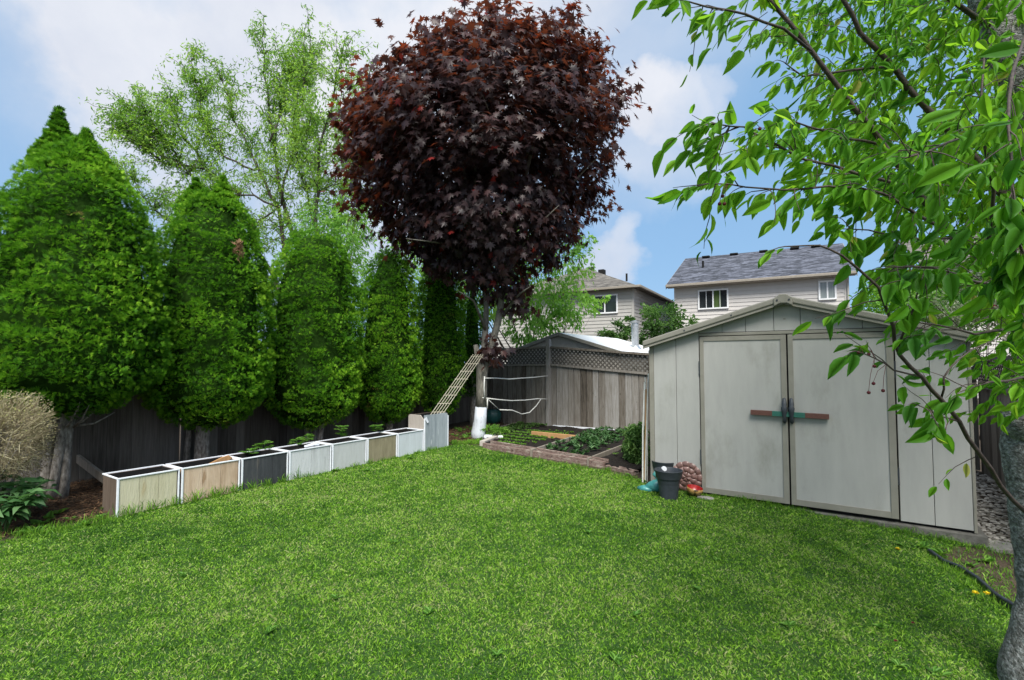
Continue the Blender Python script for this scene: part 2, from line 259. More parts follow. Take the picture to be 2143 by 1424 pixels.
class MB:
    def __init__(s): s.v = []; s.f = []; s.t = []; s.cur = .5
    def add(s, vs, fs):
        b = len(s.v); s.v += [tuple(q) for q in vs]; s.f += [tuple(b+i for i in f) for f in fs]; s.t += [s.cur]*len(fs)
    def hexa(s, p):  # 8 points: bottom 4 ccw, top 4
        s.add(p, [(3, 2, 1, 0), (4, 5, 6, 7), (0, 1, 5, 4), (1, 2, 6, 5), (2, 3, 7, 6), (3, 0, 4, 7)])
    def box(s, x0, x1, y0, y1, z0, z1):
        s.hexa([(x0, y0, z0), (x1, y0, z0), (x1, y1, z0), (x0, y1, z0), (x0, y0, z1), (x1, y0, z1), (x1, y1, z1), (x0, y1, z1)])
    def beam(s, a, b, w, h, side=None):
        a = Vector(a); b = Vector(b); d = (b-a).normalized(); sd = Vector(side) if side is not None else d.cross(Vector((0, 0, 1)))
        sd = (sd-d*sd.dot(d)).normalized(); u = sd.cross(d).normalized(); x = sd*w/2; y = u*h/2
        s.hexa([a-x-y, a+x-y, b+x-y, b-x-y, a-x+y, a+x+y, b+x+y, b-x+y])
    def prism(s, pts, y0, y1):  # polygon in x,z extruded along y
        n = len(pts); s.add([(x, y0, z) for x, z in pts]+[(x, y1, z) for x, z in pts], [tuple(range(n)), tuple(range(2*n-1, n-1, -1))]+[(i, i+n, (i+1) % n+n, (i+1) % n) for i in range(n)])
    def tube(s, pts, rad, n=8, cap=True):
        pts = [Vector(p) for p in pts]; rs = rad if hasattr(rad, '__len__') else [rad]*len(pts)
        ref = Vector((0, 0, 1)) if abs((pts[-1]-pts[0]).normalized().z) < .8 else Vector((1, 0, 0)); b = len(s.v); k = len(pts); vs = []
        for i, p in enumerate(pts):
            d = (pts[min(i+1, k-1)]-pts[max(i-1, 0)]).normalized(); x = d.cross(ref).normalized(); y = x.cross(d)
            for j in range(n):
                a = 2*math.pi*j/n; vs.append(p+(x*math.cos(a)+y*math.sin(a))*rs[i])
        fs = [(i*n+j, i*n+(j+1) % n, (i+1)*n+(j+1) % n, (i+1)*n+j) for i in range(k-1) for j in range(n)]
        if cap: fs += [tuple(range(n-1, -1, -1)), tuple((k-1)*n+j for j in range(n))]
        s.add(vs, fs)
    def lathe(s, prof, c=(0, 0, 0), n=32, close=False):
        c = Vector(c); vs = [c+Vector((r*math.cos(2*math.pi*j/n), r*math.sin(2*math.pi*j/n), z)) for r, z in prof for j in range(n)]
        fs = [(i*n+j, i*n+(j+1) % n, (i+1)*n+(j+1) % n, (i+1)*n+j) for i in range(len(prof)-1) for j in range(n)]
        s.add(vs, fs)
    def build(s, name, mat, parent=None, smooth=False, bevel=0):
        me = bpy.data.meshes.new(name); me.from_pydata([tuple(v) for v in s.v], [], s.f); me.materials.append(mat)
        a = me.attributes.new('tint', 'FLOAT', 'FACE'); a.data.foreach_set('value', s.t)
        if smooth: me.polygons.foreach_set('use_smooth', [True]*len(me.polygons))
        me.update(); o = bpy.data.objects.new(name, me); col.objects.link(o)
        if parent: o.parent = parent
        if bevel:
            bv = o.modifiers.new('bevel', 'BEVEL'); bv.width = bevel; bv.segments = 2; bv.limit_method = 'ANGLE'
        return o
def norm(a): return a/np.maximum(np.linalg.norm(a, axis=1, keepdims=True), 1e-9)
def frames(d, nrm):
    d = norm(d); x = norm(np.cross(d, nrm)); z = np.cross(x, d); return np.stack([x, d, z], axis=2)   # columns: x side, y along, z normal
def inst(tv, tf, pos, Rm, sc, tint):
    tv = np.asarray(tv, float); tf = np.asarray(tf, int); n = len(pos)
    V = np.einsum('nij,kj->nki', Rm, tv)*np.asarray(sc).reshape(n, 1, 1)+pos[:, None, :]
    Fc = tf[None]+(np.arange(n)*len(tv))[:, None, None]
    return V.reshape(-1, 3), Fc.reshape(-1, tf.shape[1]), np.repeat(tint, len(tf))
def merge(parts):
    off = 0; Vs = []; Fs = []; Ts = []
    for v, f, t in parts: Vs.append(v); Fs.append(f+off); Ts.append(t); off += len(v)
    return np.concatenate(Vs), np.concatenate(Fs), np.concatenate(Ts)
# leaf templates (x side, y along, z normal), unit length
def ovate(b=0., f=1.):
    v = [(0, 0, 0), (0, .25, .0), (0, .5, -.01), (0, .78, -.05), (0, 1.03, -.14)]
    side = [(.15, .14, .04), (.235, .36, .06), (.225, .60, .04), (.12, .83, -.04)]
    V = [(x+b*.25*y*y, y, z-b*y*y*.5) for x, y, z in list(v)+[(x, y, z*f) for x, y, z in side]+[(-x, y, z*f) for x, y, z in side]]
    Fc = []
    for s in (5, 9):
        Fc += [(0, s, 1), (1, s, s+1), (1, s+1, 2), (2, s+1, s+2), (2, s+2, 3), (3, s+2, s+3), (3, s+3, 4)]
    return np.array(V), np.array(Fc)
def maple():
    pts = [(0, 0), (.10, -.12), (.15, .05), (.50, -.06), (.27, .19), (.68, .36), (.36, .39), (.50, .70), (.19, .50), (.13, .72), (0, 1.08)]
    pts = pts+[(-x, y) for x, y in pts[-2:0:-1]]
    V = [(0, .30, .04)]+[(x, y, -.16*abs(x)-.10*max(0, y-.5)) for x, y in pts]
    n = len(pts); return np.array(V), np.array([(0, 1+i, 1+(i+1) % n) for i in range(n)])
def narrow(w=.12, curl=.2):
    V = [(0, 0, 0), (w, .35, curl*.3), (-w, .35, curl*.3), (w*.8, .7, curl*.2), (-w*.8, .7, curl*.2), (0, 1, -curl)]
    return np.array(V), np.array([(0, 1, 2), (1, 3, 2), (2, 3, 4), (3, 5, 4)])
def spray():
    V = [(0, 0, 0)]; Fc = []
    for k, a in enumerate((-62, -32, 0, 30, 60)):
        a = R(a); l = 1-.25*abs(a); w = .095; d = np.array((math.sin(a), math.cos(a))); s = np.array((d[1], -d[0]))
        b = len(V); m1 = d*l*.55+s*w; m2 = d*l*.55-s*w; t = d*l
        V += [(*m1, .05), (*m2, .05), (*t, -.10)]; Fc += [(0, b, b+1), (b, b+2, b+1)]
    return np.array(V), np.array(Fc)
OV, MP, NR, SP = ovate(), maple(), narrow(), spray()
def rnd_dirs(n): return norm(rng.normal(size=(n, 3)))
def leaves_at(pos, d, tmpl, size, tint, up=1.0, jit=.5):
    n = len(pos); nr = np.array([[0, 0, up]])+rng.normal(size=(n, 3))*jit
    return inst(*tmpl, pos, frames(d, nr), size, tint)
# ------------------------------------------------------------------ terrain
SL = G(1362, 1021); SR = G(2047, 1118); SHX = (SR-SL).normalized(); SHW = (SR-SL).length; SHA = math.atan2(SHX.y, SHX.x)
def gz(x, y):
    x = np.asarray(x, float); y = np.asarray(y, float); s = (x-SL.x)*SHX.x+(y-SL.y)*SHX.y
    t = np.clip((s-1.0)/2.4, 0, 1); t = t*t*(3-2*t); far = np.clip((14-y)/3, 0, 1)
    return -.12*t*far
def gzf(x, y): return float(gz(x, y))
def axis(lo, hi, a, b, st, n):
    return np.concatenate([-np.geomspace(-lo, -a, n)[:-1], np.arange(a, b, st), np.geomspace(b, hi, n)])
xs = axis(-400, 400, -10, 12, .2, 14); ys = np.concatenate([-np.geomspace(60, 3, 8)[:-1], np.arange(-3, 18, .2), np.geomspace(18, 600, 16)])
X, Yg = np.meshgrid(xs, ys); Z = gz(X, Yg)
idx = np.arange(X.size).reshape(X.shape); fc = np.stack([idx[:-1, :-1], idx[:-1, 1:], idx[1:, 1:], idx[1:, :-1]], -1).reshape(-1, 4)
tag(npmesh('ground', np.stack([X.ravel(), Yg.ravel(), Z.ravel()], 1), fc, M['ground'], smooth=True), 'bare brown soil of the yard reaching back to the houses', kind='structure')
def inpoly(x, y, poly):
    c = np.zeros(len(x), bool); n = len(poly)
    for i in range(n):
        x1, y1 = poly[i][0], poly[i][1]; x2, y2 = poly[(i+1) % n][0], poly[(i+1) % n][1]
        cond = ((y1 > y) != (y2 > y)) & (x < (x2-x1)*(y-y1)/((y2-y1)+1e-12)+x1); c ^= cond
    return c
PL = G(240, 1086); PE = G(890, 946); PD = (PE-PL).normalized(); PN = Vector((-PD.y, PD.x, 0))      # planters' line, PN points to the fence
lawn_poly = [G(0, 1150)-Vector((1.2, 2.5, 0)), G(0, 1138), G(130, 1104), G(205, 1096), PL-PD*.02+PN*.05, PE+PN*.05, PL+PD*5.05, G(1000, 934), G(1030, 946), G(1262, 986), G(1340, 1008), SL+SHX*.05, SR, G(1990, 1150, -.11), G(1945, 1166, -.1),
             G(2010, 1196, -.1), G(2070, 1240, -.1), G(2128, 1288, -.1), G(2300, 1500, -.1), Vector((2.6, -1.2, 0)), Vector((-4, -1.2, 0))]
def sheet(name, poly, mat, dz, st=.07, **kw):
    x0, x1 = min(p[0] for p in poly), max(p[0] for p in poly); y0, y1 = min(p[1] for p in poly), max(p[1] for p in poly)
    gx = np.arange(x0, x1+st, st); gy = np.arange(y0, y1+st, st); X, Y_ = np.meshgrid(gx, gy)
    c = inpoly((X[:-1, :-1]+st/2).ravel(), (Y_[:-1, :-1]+st/2).ravel(), poly)
    idx = np.arange(X.size).reshape(X.shape); f = np.stack([idx[:-1, :-1], idx[:-1, 1:], idx[1:, 1:], idx[1:, :-1]], -1).reshape(-1, 4)[c]
    u, inv = np.unique(f, return_inverse=True); V = np.stack([X.ravel(), Y_.ravel(), gz(X, Y_).ravel()+dz], 1)[u]
    return npmesh(name, V, inv.reshape(f.shape), mat, smooth=True, **kw)
tag(sheet('lawn', lawn_poly, M['thatch'], .006), 'mown lawn between the planters and the shed', kind='structure')
# grass blades
def scatter(poly, dens, ylo, yhi, margin=1.3):
    x0, x1 = min(p[0] for p in poly), max(p[0] for p in poly); y0, y1 = max(ylo, min(p[1] for p in poly)), min(yhi, max(p[1] for p in poly))
    n = int((x1-x0)*(y1-y0)*dens); x = rng.uniform(x0, x1, n); y = rng.uniform(y0, y1, n)
    k = inpoly(x, y, poly) & (np.abs(x) < 1.12*y+margin); return x[k], y[k]
GP = []
for ylo, yhi, dens, w, h in ((1.3, 2.4, 21000, .0030, .021), (2.4, 3.4, 17500, .0035, .021), (3.4, 4.8, 13500, .0043, .022), (4.8, 6.6, 9500, .0055, .024), (6.6, 9.5, 6500, .0072, .027)):
    x, y = scatter(lawn_poly, dens, ylo, yhi); n = len(x); P = np.stack([x, y, gz(x, y)+.004], 1)
    big = vnoise(P, .9, 1)*.5+vnoise(P, 2.7, 2)*.5; med = vnoise(P, 9, 3)
    a = rng.uniform(0, 2*math.pi, n); lean = rng.uniform(.15, 1.1, n); hh = h*rng.uniform(.45, 1.25, n)*(.45+1.1*vnoise(P, 26, 11))
    d = np.stack([np.cos(a)*lean, np.sin(a)*lean, np.ones(n)], 1); d = norm(d); s = norm(np.cross(d, rng.normal(size=(n, 3))))
    w_ = w*rng.uniform(.7, 1.4, n)
    V = np.empty((n, 4, 3)); V[:, 0] = P-s*w_[:, None]/2; V[:, 1] = P+s*w_[:, None]/2
    mid = P+d*hh[:, None]*.6; V[:, 2] = mid+s*w_[:, None]*.45; 
    tip = P+d*hh[:, None]+np.stack([np.cos(a), np.sin(a), -.5*np.ones(n)], 1)*hh[:, None]*.25; V[:, 3] = tip
    Fc = np.array([(0, 1, 2), (0, 2, 3)])[None]+(np.arange(n)*4)[:, None, None]
    t = .50+(big-.5)*.55+(med-.5)*.5+rng.normal(0, .27, n)
    dead = rng.random(n) < .02+.22*np.clip((vnoise(P, 1.7, 8)-.66)*4, 0, 1); t[dead] = rng.uniform(.88, 1, dead.sum())
    GP.append((V.reshape(-1, 3), Fc.reshape(-1, 3), np.repeat(t, 2)))
# long uncut blades at the foot of the planters, the shed and the edging
def fringe(a, b, n, spread, hmin, hmax, tintc=.4):
    t = rng.uniform(0, 1, n); t = t+.03*np.sin(t*60); P = np.array(a)[None]*(1-t)[:, None]+np.array(b)[None]*t[:, None]
    P[:, :2] += rng.normal(0, spread, (n, 2)); P[:, 2] = gz(P[:, 0], P[:, 1])
    d = norm(np.stack([rng.normal(0, .4, n), rng.normal(0, .4, n), np.ones(n)], 1)); k = vnoise(P, 4, 5)
    h = rng.uniform(hmin, hmax, n)*(.4+1.1*k)
    return inst(*narrow(.024, .25), P, frames(d, rng.normal(size=(n, 3))), h, tintc+rng.normal(0, .15, n))
Q = lambda t, o: PL+PD*t-PN*o
GP.append(fringe(Q(0, .03), Q(1.9, .03), 600, .016, .05, .16)); GP.append(fringe(Q(1.9, .03), Q(4.3, .03), 700, .02, .03, .09)); GP.append(fringe(Q(4.3, .03), Q(5.0, .04), 300, .02, .04, .08))
GP.append(fringe(SL+SHX*.3-Vector((0, .06, 0)), SR-Vector((0, .08, 0)), 2400, .045, .03, .08, .35))
GP.append(fringe(G(1030, 948), G(1262, 988), 900, .03, .03, .08)); GP.append(fringe(G(1262, 988), G(1345, 1012), 500, .05, .03, .08))
GP.append(fringe(G(1945, 1166, -.1), G(2128, 1288, -.1), 900, .05, .03, .07, .5)); GP.append(fringe(G(20, 1130), G(230, 1092), 900, .08, .03, .10, .45))
GP.append(fringe(G(950, 930), G(1010, 930), 700, .07, .04, .10, .5))
x, y = scatter([G(1945, 1160, -.1), G(2128, 1288, -.1), G(2170, 1250, -.1), G(2150, 1130, -.1), G(2000, 1140, -.1)], 1500, 2, 5, 2); n = len(x); P = np.stack([x, y, gz(x, y)], 1)
GP.append(inst(*narrow(.07, .25), P, frames(np.stack([rng.normal(0, .5, n), rng.normal(0, .5, n), np.ones(n)], 1), rng.normal(size=(n, 3))), rng.uniform(.02, .055, n), .45+rng.normal(0, .2, n)))
V, Fc, T = merge(GP)
tag(npmesh('grass', V, Fc, M['grass'], tint=T), 'short green grass blades of the mown lawn', 'grass', kind='stuff')
# broad leaved weeds in the lawn and along the edges
def rosette(P, n, size, tl=.55):
    a = rng.uniform(0, 2*math.pi, n); d = np.stack([np.cos(a), np.sin(a), rng.uniform(.1, .9, n)], 1)
    return inst(*OV, np.repeat([list(P)], n, 0)+rng.normal(0, .008, (n, 3))*[1, 1, .2], frames(d, np.array([[0, 0, 1.]])+rng.normal(0, .2, (n, 3))), rng.uniform(.6, 1.2, n)*size, tl+rng.normal(0, .15, n))
W = []
for px, py in [(1500, 1180), (1330, 1295), (1760, 1150), (1235, 1120), (1460, 1240), (1150, 1080), (820, 1140), (1880, 1380), (1960, 1390), (560, 1330), (700, 1260), (1040, 1380), (1290, 1390), (1840, 1300), (380, 1210), (900, 1290), (1650, 1310)]:
    p = G(px, py); p.z = gzf(p.x, p.y)+.02; W.append(rosette(p, 7, .045))
for px, py, s in [(1930, 1130, .09), (1968, 1142, .09), (2060, 1150, .07), (1890, 1130, .06), (2030, 1160, .05), (770, 988, .07), (868, 950, .10), (860, 962, .09), (700, 988, .08), (1270, 985, .06), (1320, 1000, .08), (1340, 1010, .07), (1180, 980, .05),
                 (120, 1078, .09), (150, 1090, .07), (205, 1088, .08), (175, 1102, .08), (85, 1102, .09), (60, 1118, .09), (100, 1090, .10), (225, 1070, .08), (1040, 940, .06)]:
    p = G(px, py); p.z = gzf(p.x, p.y)+.01; W.append(rosette(p, 12, s))
for i in range(60):
    p = G(random.uniform(945, 1075), random.uniform(898, 932)); 
    if proj([p])[0][0] > 1012 and proj([p])[1][0] > 915: continue
    W.append(rosette(p+Vector((0, 0, .02)), 9, random.uniform(.05, .11)))
V, Fc, T = merge(W); tag(npmesh('weeds', V, Fc, M['fresh'], tint=T), 'low broad leaved weeds scattered in the lawn and along its edges', 'weeds', kind='stuff')
# mulch under the cedars
mul = [G(-200, 1190), G(0, 1130), G(120, 1100), PL-PD*.05+PN*.02, PL+PN*.45, PL+PD*4.9+PN*.45, PL+PD*5.6-PN*.15, PL+PD*8.5+PN*1.3, PL+PN*2.2, PL-PD*3.2+PN*2.2, PL-PD*3+PN*0.8]
x, y = scatter(mul, 3200, 2.5, 13, 2.5); n = len(x); P = np.stack([x, y, gz(x, y)+rng.uniform(.002, .035, n)], 1)
a = rng.uniform(0, 6.28, n); d = np.stack([np.cos(a), np.sin(a), rng.normal(0, .2, n)], 1)
v = inst(*narrow(.07, .05), P, frames(d, np.array([[0, 0, 1.]])+rng.normal(0, .4, (n, 3))), rng.uniform(.025, .07, n), rng.random(n)**1.5)
tag(npmesh('mulch', v[0], v[1], M['straw'], tint=v[2]), 'brown wood chip and dead needle mulch under the cedars', 'mulch', kind='stuff')
# ------------------------------------------------------------------ fences
def board_panel(mb, p0, p1, z0a, z0b, z1a, z1b, w=.142, th=.02, gap=.009):
    p0 = Vector(p0); p1 = Vector(p1); Lh = (p1-p0).length; ex = (p1-p0)/Lh; ny = Vector((ex.y, -ex.x, 0)); s = 0
    while s < Lh-.02:
        ww = min(w*random.uniform(.88, 1.08), Lh-s); a = s; b = s+ww-gap*random.uniform(.3, 2); of = random.uniform(0, .006); mb.cur = random.random()
        pts = []
        for zz in (0, 1):
            for q, o in ((a, 0), (b, 0), (b, th), (a, th)):
                f = q/Lh; z = (z0a+(z0b-z0a)*f+random.uniform(-.004, .004)) if zz == 0 else (z1a+(z1b-z1a)*f)
                pt = p0+ex*q-ny*(o+of); pts.append((pt.x, pt.y, z))
        mb.hexa(pts); s += ww
def lattice(mb, p0, p1, z0a, z0b, h, sp=.098, w=.031, th=.007):
    p0 = Vector(p0); p1 = Vector(p1); Lh = (p1-p0).length; ex = (p1-p0)/Lh; ny = Vector((ex.y, -ex.x, 0))
    for sgn in (1, -1):
        s = -h
        while s < Lh+h:
            t0, t1 = 0., h
            sa, sb = s, s+sgn*h
            lo, hi = sorted((sa, sb))
            if hi > 0 and lo < Lh:
                if sgn > 0: t0 = max(0, -s); t1 = min(h, Lh-s)
                else: t0 = max(0, s-Lh); t1 = min(h, s)
                if t1-t0 > .02:
                    pp = []
                    for t in (t0, t1):
                        q = s+sgn*t; z = z0a+(z0b-z0a)*q/Lh+t; pp.append((q, z))
                    (qa, za), (qb, zb) = pp; o = .0 if sgn > 0 else th+.001; mb.cur = random.random()
                    A = p0+ex*qa+Vector((0, 0, za))-ny*o; B = p0+ex*qb+Vector((0, 0, zb))-ny*o
                    mb.beam(A, B, w, th, side=(ex*1).cross(ny).cross(B-A) if False else (B-A).normalized().cross(ny))
            s += sp
def fence_section(root, p0, p1, zb0, zb1, zt0, zt1, latt=True, mat='fence_wood', lh=.40, w=.142, rail=True):
    """boards with a lattice strip above and rails; parts of root; coordinates in world (root at origin)"""
    p0 = Vector(p0); p1 = Vector(p1); ex = (p1-p0).normalized(); ny = Vector((ex.y, -ex.x, 0))
    m = MB(); h = lh if latt else 0
    board_panel(m, p0, p1, zb0, zb1, zt0-h, zt1-h, w=w, gap=.010 if mat == 'fence_wood' else .0025); m.build('board_panel', M[mat], root)
    if mat == 'fence_wood': m = MB(); board_panel(m, p0-ny*.034+ex*.07, p1-ny*.034, zb0, zb1, zt0-h-.02, zt1-h-.02, w=w, th=.015, gap=.004); m.build('gap_shade_boards', M['fence_dark'], root)  # dark layer added behind the gaps to stand in for their shade
    def rl(za, zb, name, o=.03, hh=.045, ww=.06):
        r = MB(); r.cur = random.random(); r.beam(p0+Vector((0, 0, za))+ny*o*.3, p1+Vector((0, 0, zb))+ny*o*.3, ww, hh, side=ny); r.build(name, M[mat], root)
    if latt:
        l = MB(); lattice(l, p0-ny*.006, p1-ny*.006, zt0-h, zt1-h, h); l.build('lattice_panel', M['lattice'], root)
        rl(zt0-h, zt1-h, 'rail')
    if rail: rl(zt0, zt1, 'top_rail', ww=.09)
def post(root, p, z0, z1, w=.095, mat='fence_wood'):
    m = MB(); m.cur = random.random(); a = w/2; ex, ey = D2, D1; p = Vector(p)
    q = [p-ex*a-ey*a, p+ex*a-ey*a, p+ex*a+ey*a, p-ex*a+ey*a]
    m.hexa([(v.x, v.y, z0) for v in q]+[(v.x, v.y, z1) for v in q]); return m.build('post', M[mat], root, bevel=.004)
FC = Vector((-1.06, 12.66, 0))           # back-left corner of the yard
FP = Vector((.86, 11.38, 0))             # tall post
FS = Vector((2.85, 10.06, 0))            # where the fence disappears behind the shed
bf = empty('back_fence', (0, 0, 0), 0, 'weathered wooden back fence with lattice top, running behind the vegetable garden', 'fence')
fence_section(bf, FC, FP-D2*.05, 0, 0, 1.80, 1.84)
fence_section(bf, FP+D2*.05, FS, 0.01, .02, 1.84, 1.655, w=.158)
FR = FS+D2*4.9
fence_section(bf, FS+D2*.1, FR, .0, -.1, 1.66, 1.66)
post(bf, FP-D1*.03, -.1, 2.03); post(bf, FS, -.1, 1.74); post(bf, FC-D1*.02+D2*.04, -.1, 1.9)
# left fence, dark in the shade of the cedars
LF0 = FC-D1*11.0
lf = empty('side_fence', (0, 0, 0), 0, 'dark wooden board fence in the shade behind the cedars and planters', 'fence')
segs = 5
for i in range(segs):
    a = FC-D1*(11.0*(i+1)/segs); b = FC-D1*(11.0*i/segs+.05)
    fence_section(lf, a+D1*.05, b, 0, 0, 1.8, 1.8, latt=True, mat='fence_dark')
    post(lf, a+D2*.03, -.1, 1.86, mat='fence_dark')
RF1 = Vector((6.55, 7.05, 0))
rf = empty('side_fence', (0, 0, 0), 0, 'brown board fence showing right of the shed behind the leafy branches', 'fence')
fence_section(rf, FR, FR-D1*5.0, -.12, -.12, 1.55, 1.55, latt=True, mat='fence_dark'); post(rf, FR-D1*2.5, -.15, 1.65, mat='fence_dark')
# white board at the fence foot
m = MB(); a = FP+D2*.12-D1*.05; b = FP+D2*1.62-D1*.05; m.beam(a+Vector((0, 0, .03)), b+Vector((0, 0, .045)), .03, .075, side=D1)
tag(m.build('ground_board', M['white_trim'], bevel=.003), 'long white painted board lying along the foot of the back fence', 'board')
m = MB(); m.cur = .8; A = U(150, 950, 6.3); B = U(243, 986, 5.65); A.z = max(A.z, .32); B.z = .08
m.beam(A, B, .10, .035, side=(0, 0, 1)); tag(m.build('leaning_plank', M['wood_grey'], bevel=.002), 'grey plank leaning low behind the first planter beside the cedar trunks', 'plank')
# ------------------------------------------------------------------ garden shed
sh = empty('garden_shed', SL, SHA, 'grey vinyl garden shed with closed double doors and low gabled roof', 'shed')
def onshed(px, py):
    d = raydir(px, py); nrm = Vector((-SHX.y, SHX.x, 0)); o = Vector((0, 0, CAMH)); t = (SL-o).dot(nrm)/d.dot(nrm); p = o+d*t
    return (p-SL).dot(SHX), p.z
W_ = SHW; ZE = 1.70; ZP = 2.13; DP = 2.5; XC = W_/2
def ztop(x): return ZE+(ZP-ZE)*(1-abs(x-XC)/XC)
sx = lambda px, py=850: onshed(px, py)[0]
dl0, dl1, dr0, dr1 = sx(1467), sx(1648), sx(1652), sx(1873); zd1 = onshed(1560, 703)[1]; zd0 = .035
seamL = sx(1416); seamR = sx(1948); tL = sx(1369); tR = sx(2028)
def panel(mb, x0, x1, z0, y=0., th=.03, g=.002):
    pts = [(x0+g, z0), (x1-g, z0), (x1-g, ztop(x1)-.01)]+([(XC, ZP-.01)] if x0 < XC < x1 else [])+[(x0+g, ztop(x0)-.01)]
    mb.prism(pts, y, y+th)
m = MB(); xj0, xj1 = dl0-.012, dr1+.012
for a, b in ((tL, seamL), (seamL, xj0), (xj1, seamR), (seamR, tR)): m = MB(); panel(m, a, b, .02); m.build('wall_panel', M['shed_vinyl'], sh, bevel=.003)
m = MB(); gx = [xj0, sx(1511, 690), sx(1560, 680), sx(1619, 670), sx(1675, 670), sx(1740, 680), sx(1805, 690), xj1]
for a, b in zip(gx[:-1], gx[1:]): m = MB(); panel(m, a, b, zd1+.045); m.build('gable_panel', M['shed_vinyl'], sh, bevel=.003)
m = MB(); m.box(.03, W_-.03, .035, .05, .01, ZE-.01); m.prism([(.03, ZE-.01), (W_-.03, ZE-.01), (XC, ZP-.03)], .035, .05); m.build('gap_shade_sheet', M['black'], sh)  # black sheet added so the seams and door gaps look shaded
m = MB(); m.box(0, tL, -.006, .06, 0, ztop(.03)-.01); m.build('corner_trim', M['shed_trim'], sh, bevel=.005); m = MB(); m.box(tR, W_, -.006, .06, 0, ztop(W_-.05)-.01); m.build('corner_trim', M['shed_trim'], sh, bevel=.005)
m = MB(); m.box(xj0-.004, xj1+.004, -.012, .03, zd1+.008, zd1+.04); m.build('door_header', M['shed_trim'], sh, bevel=.003)
m = MB(); m.box(-.0, .03, .062, DP, 0, ZE-.02); m.build('side_wall', M['shed_vinyl'], sh, bevel=.003)
m = MB(); m.box(W_-.03, W_, .062, DP, 0, ZE-.02); m.build('side_wall', M['shed_vinyl'], sh, bevel=.003)
m = MB(); m.prism([(.031, 0), (W_-.031, 0), (W_-.031, ZE-.02), (XC, ZP-.03), (.031, ZE-.02)], DP-.04, DP-.005); m.build('back_wall', M['shed_vinyl'], sh)
for nm, a, b, inner in (('left', dl0, dl1, 1), ('right', dr0, dr1, 0)):
    d = MB(); d.box(a, b, -.006, .03, zd0, zd1); dob = d.build('door', M['shed_vinyl'], sh)
    f = MB(); st = .05; so_ = .055
    ws = (.04, .052) if inner else (.045, .055)
    f.box(a-.001, a+ws[0], -.016, -.0065, zd0, zd1); f.box(b-ws[1], b+.001, -.016, -.0065, zd0, zd1)
    f.box(a+ws[0], b-ws[1], -.015, -.0065, zd1-.05, zd1); f.box(a+ws[0], b-ws[1], -.015, -.0065, zd0, zd0+.06); f.build('door_frame', M['shed_trim'], dob, bevel=.002)
    hx = b-.026 if inner else a+.022; zh, _ = 0, 0; z1_ = onshed(1645, 832)[1]; z0_ = onshed(1645, 886)[1]
    hm = MB(); prof = [(.010, z0_), (.020, z0_+.02), (.013, z0_+.05), (.022, (z0_*.5+z1_*.5)-.02), (.030, z0_*.4+z1_*.6), (.020, z1_-.09), (.024, z1_-.07), (.016, z1_-.01), (.0, z1_)]
    n8 = 10; vs = []; fs = []
    for i, (r, z) in enumerate(prof):
        yy = -.030-.035*math.sin(math.pi*i/(len(prof)-1))
        for j in range(n8):
            an = 2*math.pi*j/n8; vs.append((hx+r*math.cos(an), yy+.55*r*math.sin(an), z))
    fs = [(i*n8+j, i*n8+(j+1) % n8, (i+1)*n8+(j+1) % n8, (i+1)*n8+j) for i in range(len(prof)-1) for j in range(n8)]+[tuple(range(n8-1, -1, -1))]
    hm.add(vs, fs); hm.box(hx-.012, hx+.012, -.034, -.0165, z0_+.004, z0_+.03); hm.box(hx-.012, hx+.012, -.034, -.0165, z1_-.05, z1_-.02); hm.build('handle', M['anthracite'], dob, smooth=True)
    for z in (.35, 1.35): 
        hg = MB(); xx = a-.008 if inner else b+.008; hg.tube([(xx, -.008, z), (xx, -.008, z+.16)], .008, 8); hg.build('hinge', M['anthracite'], dob)
# roof
OVF, OVS = .10, .05; TH = .066
def roofslab(x0, z0, x1, z1, name):
    m = MB(); m.prism([(x0, z0), (x1, z1), (x1, z1+TH), (x0, z0+TH)], -OVF, DP+.05); return m.build(name, M['shed_trim'], sh, bevel=.012)
sl = (ZP-ZE)/XC
roofslab(-OVS, ZE-sl*OVS, XC, ZP, 'roof'); roofslab(W_+OVS, ZE-sl*OVS, XC, ZP, 'roof')
m = MB()
for sgn in (-1, 1):
    e = XC+sgn*(XC+OVS); m.prism([(e, ZE-sl*OVS-.028), (XC, ZP-.028), (XC, ZP-.001), (e, ZE-sl*OVS-.001)], -OVF+.012, -OVF+.04)
m.build('fascia', M['shed_trim'], sh)
m = MB(); m.prism([(XC-.085, ZP-.05), (XC-.09, ZP+.032), (XC-.03, ZP+.075), (XC+.03, ZP+.075), (XC+.09, ZP+.032), (XC+.085, ZP-.05), (XC+.03, ZP-.022), (XC-.03, ZP-.022)], -OVF-.015, DP+.06); m.build('ridge_cap', M['shed_trim'], sh, bevel=.008)
for x in (-.5, -1.0, .5, 1.0): 
    z = ztop(XC+x)+.03; m = MB(); m.tube([(XC+x, -OVF-.006, z), (XC+x, -OVF+.01, z)], .008, 10); m.build('screw', M['anthracite'], sh)
for x in (-.055, .055): m = MB(); m.tube([(XC+x, -OVF-.020, ZP+.012), (XC+x, -OVF, ZP+.012)], .010, 10); m.build('screw', M['anthracite'], sh)
m = MB(); m.box(XC-.012, XC+.012, -.004, .0, zd1+.16, zd1+.172); m.build('badge', M['shed_trim'], sh)
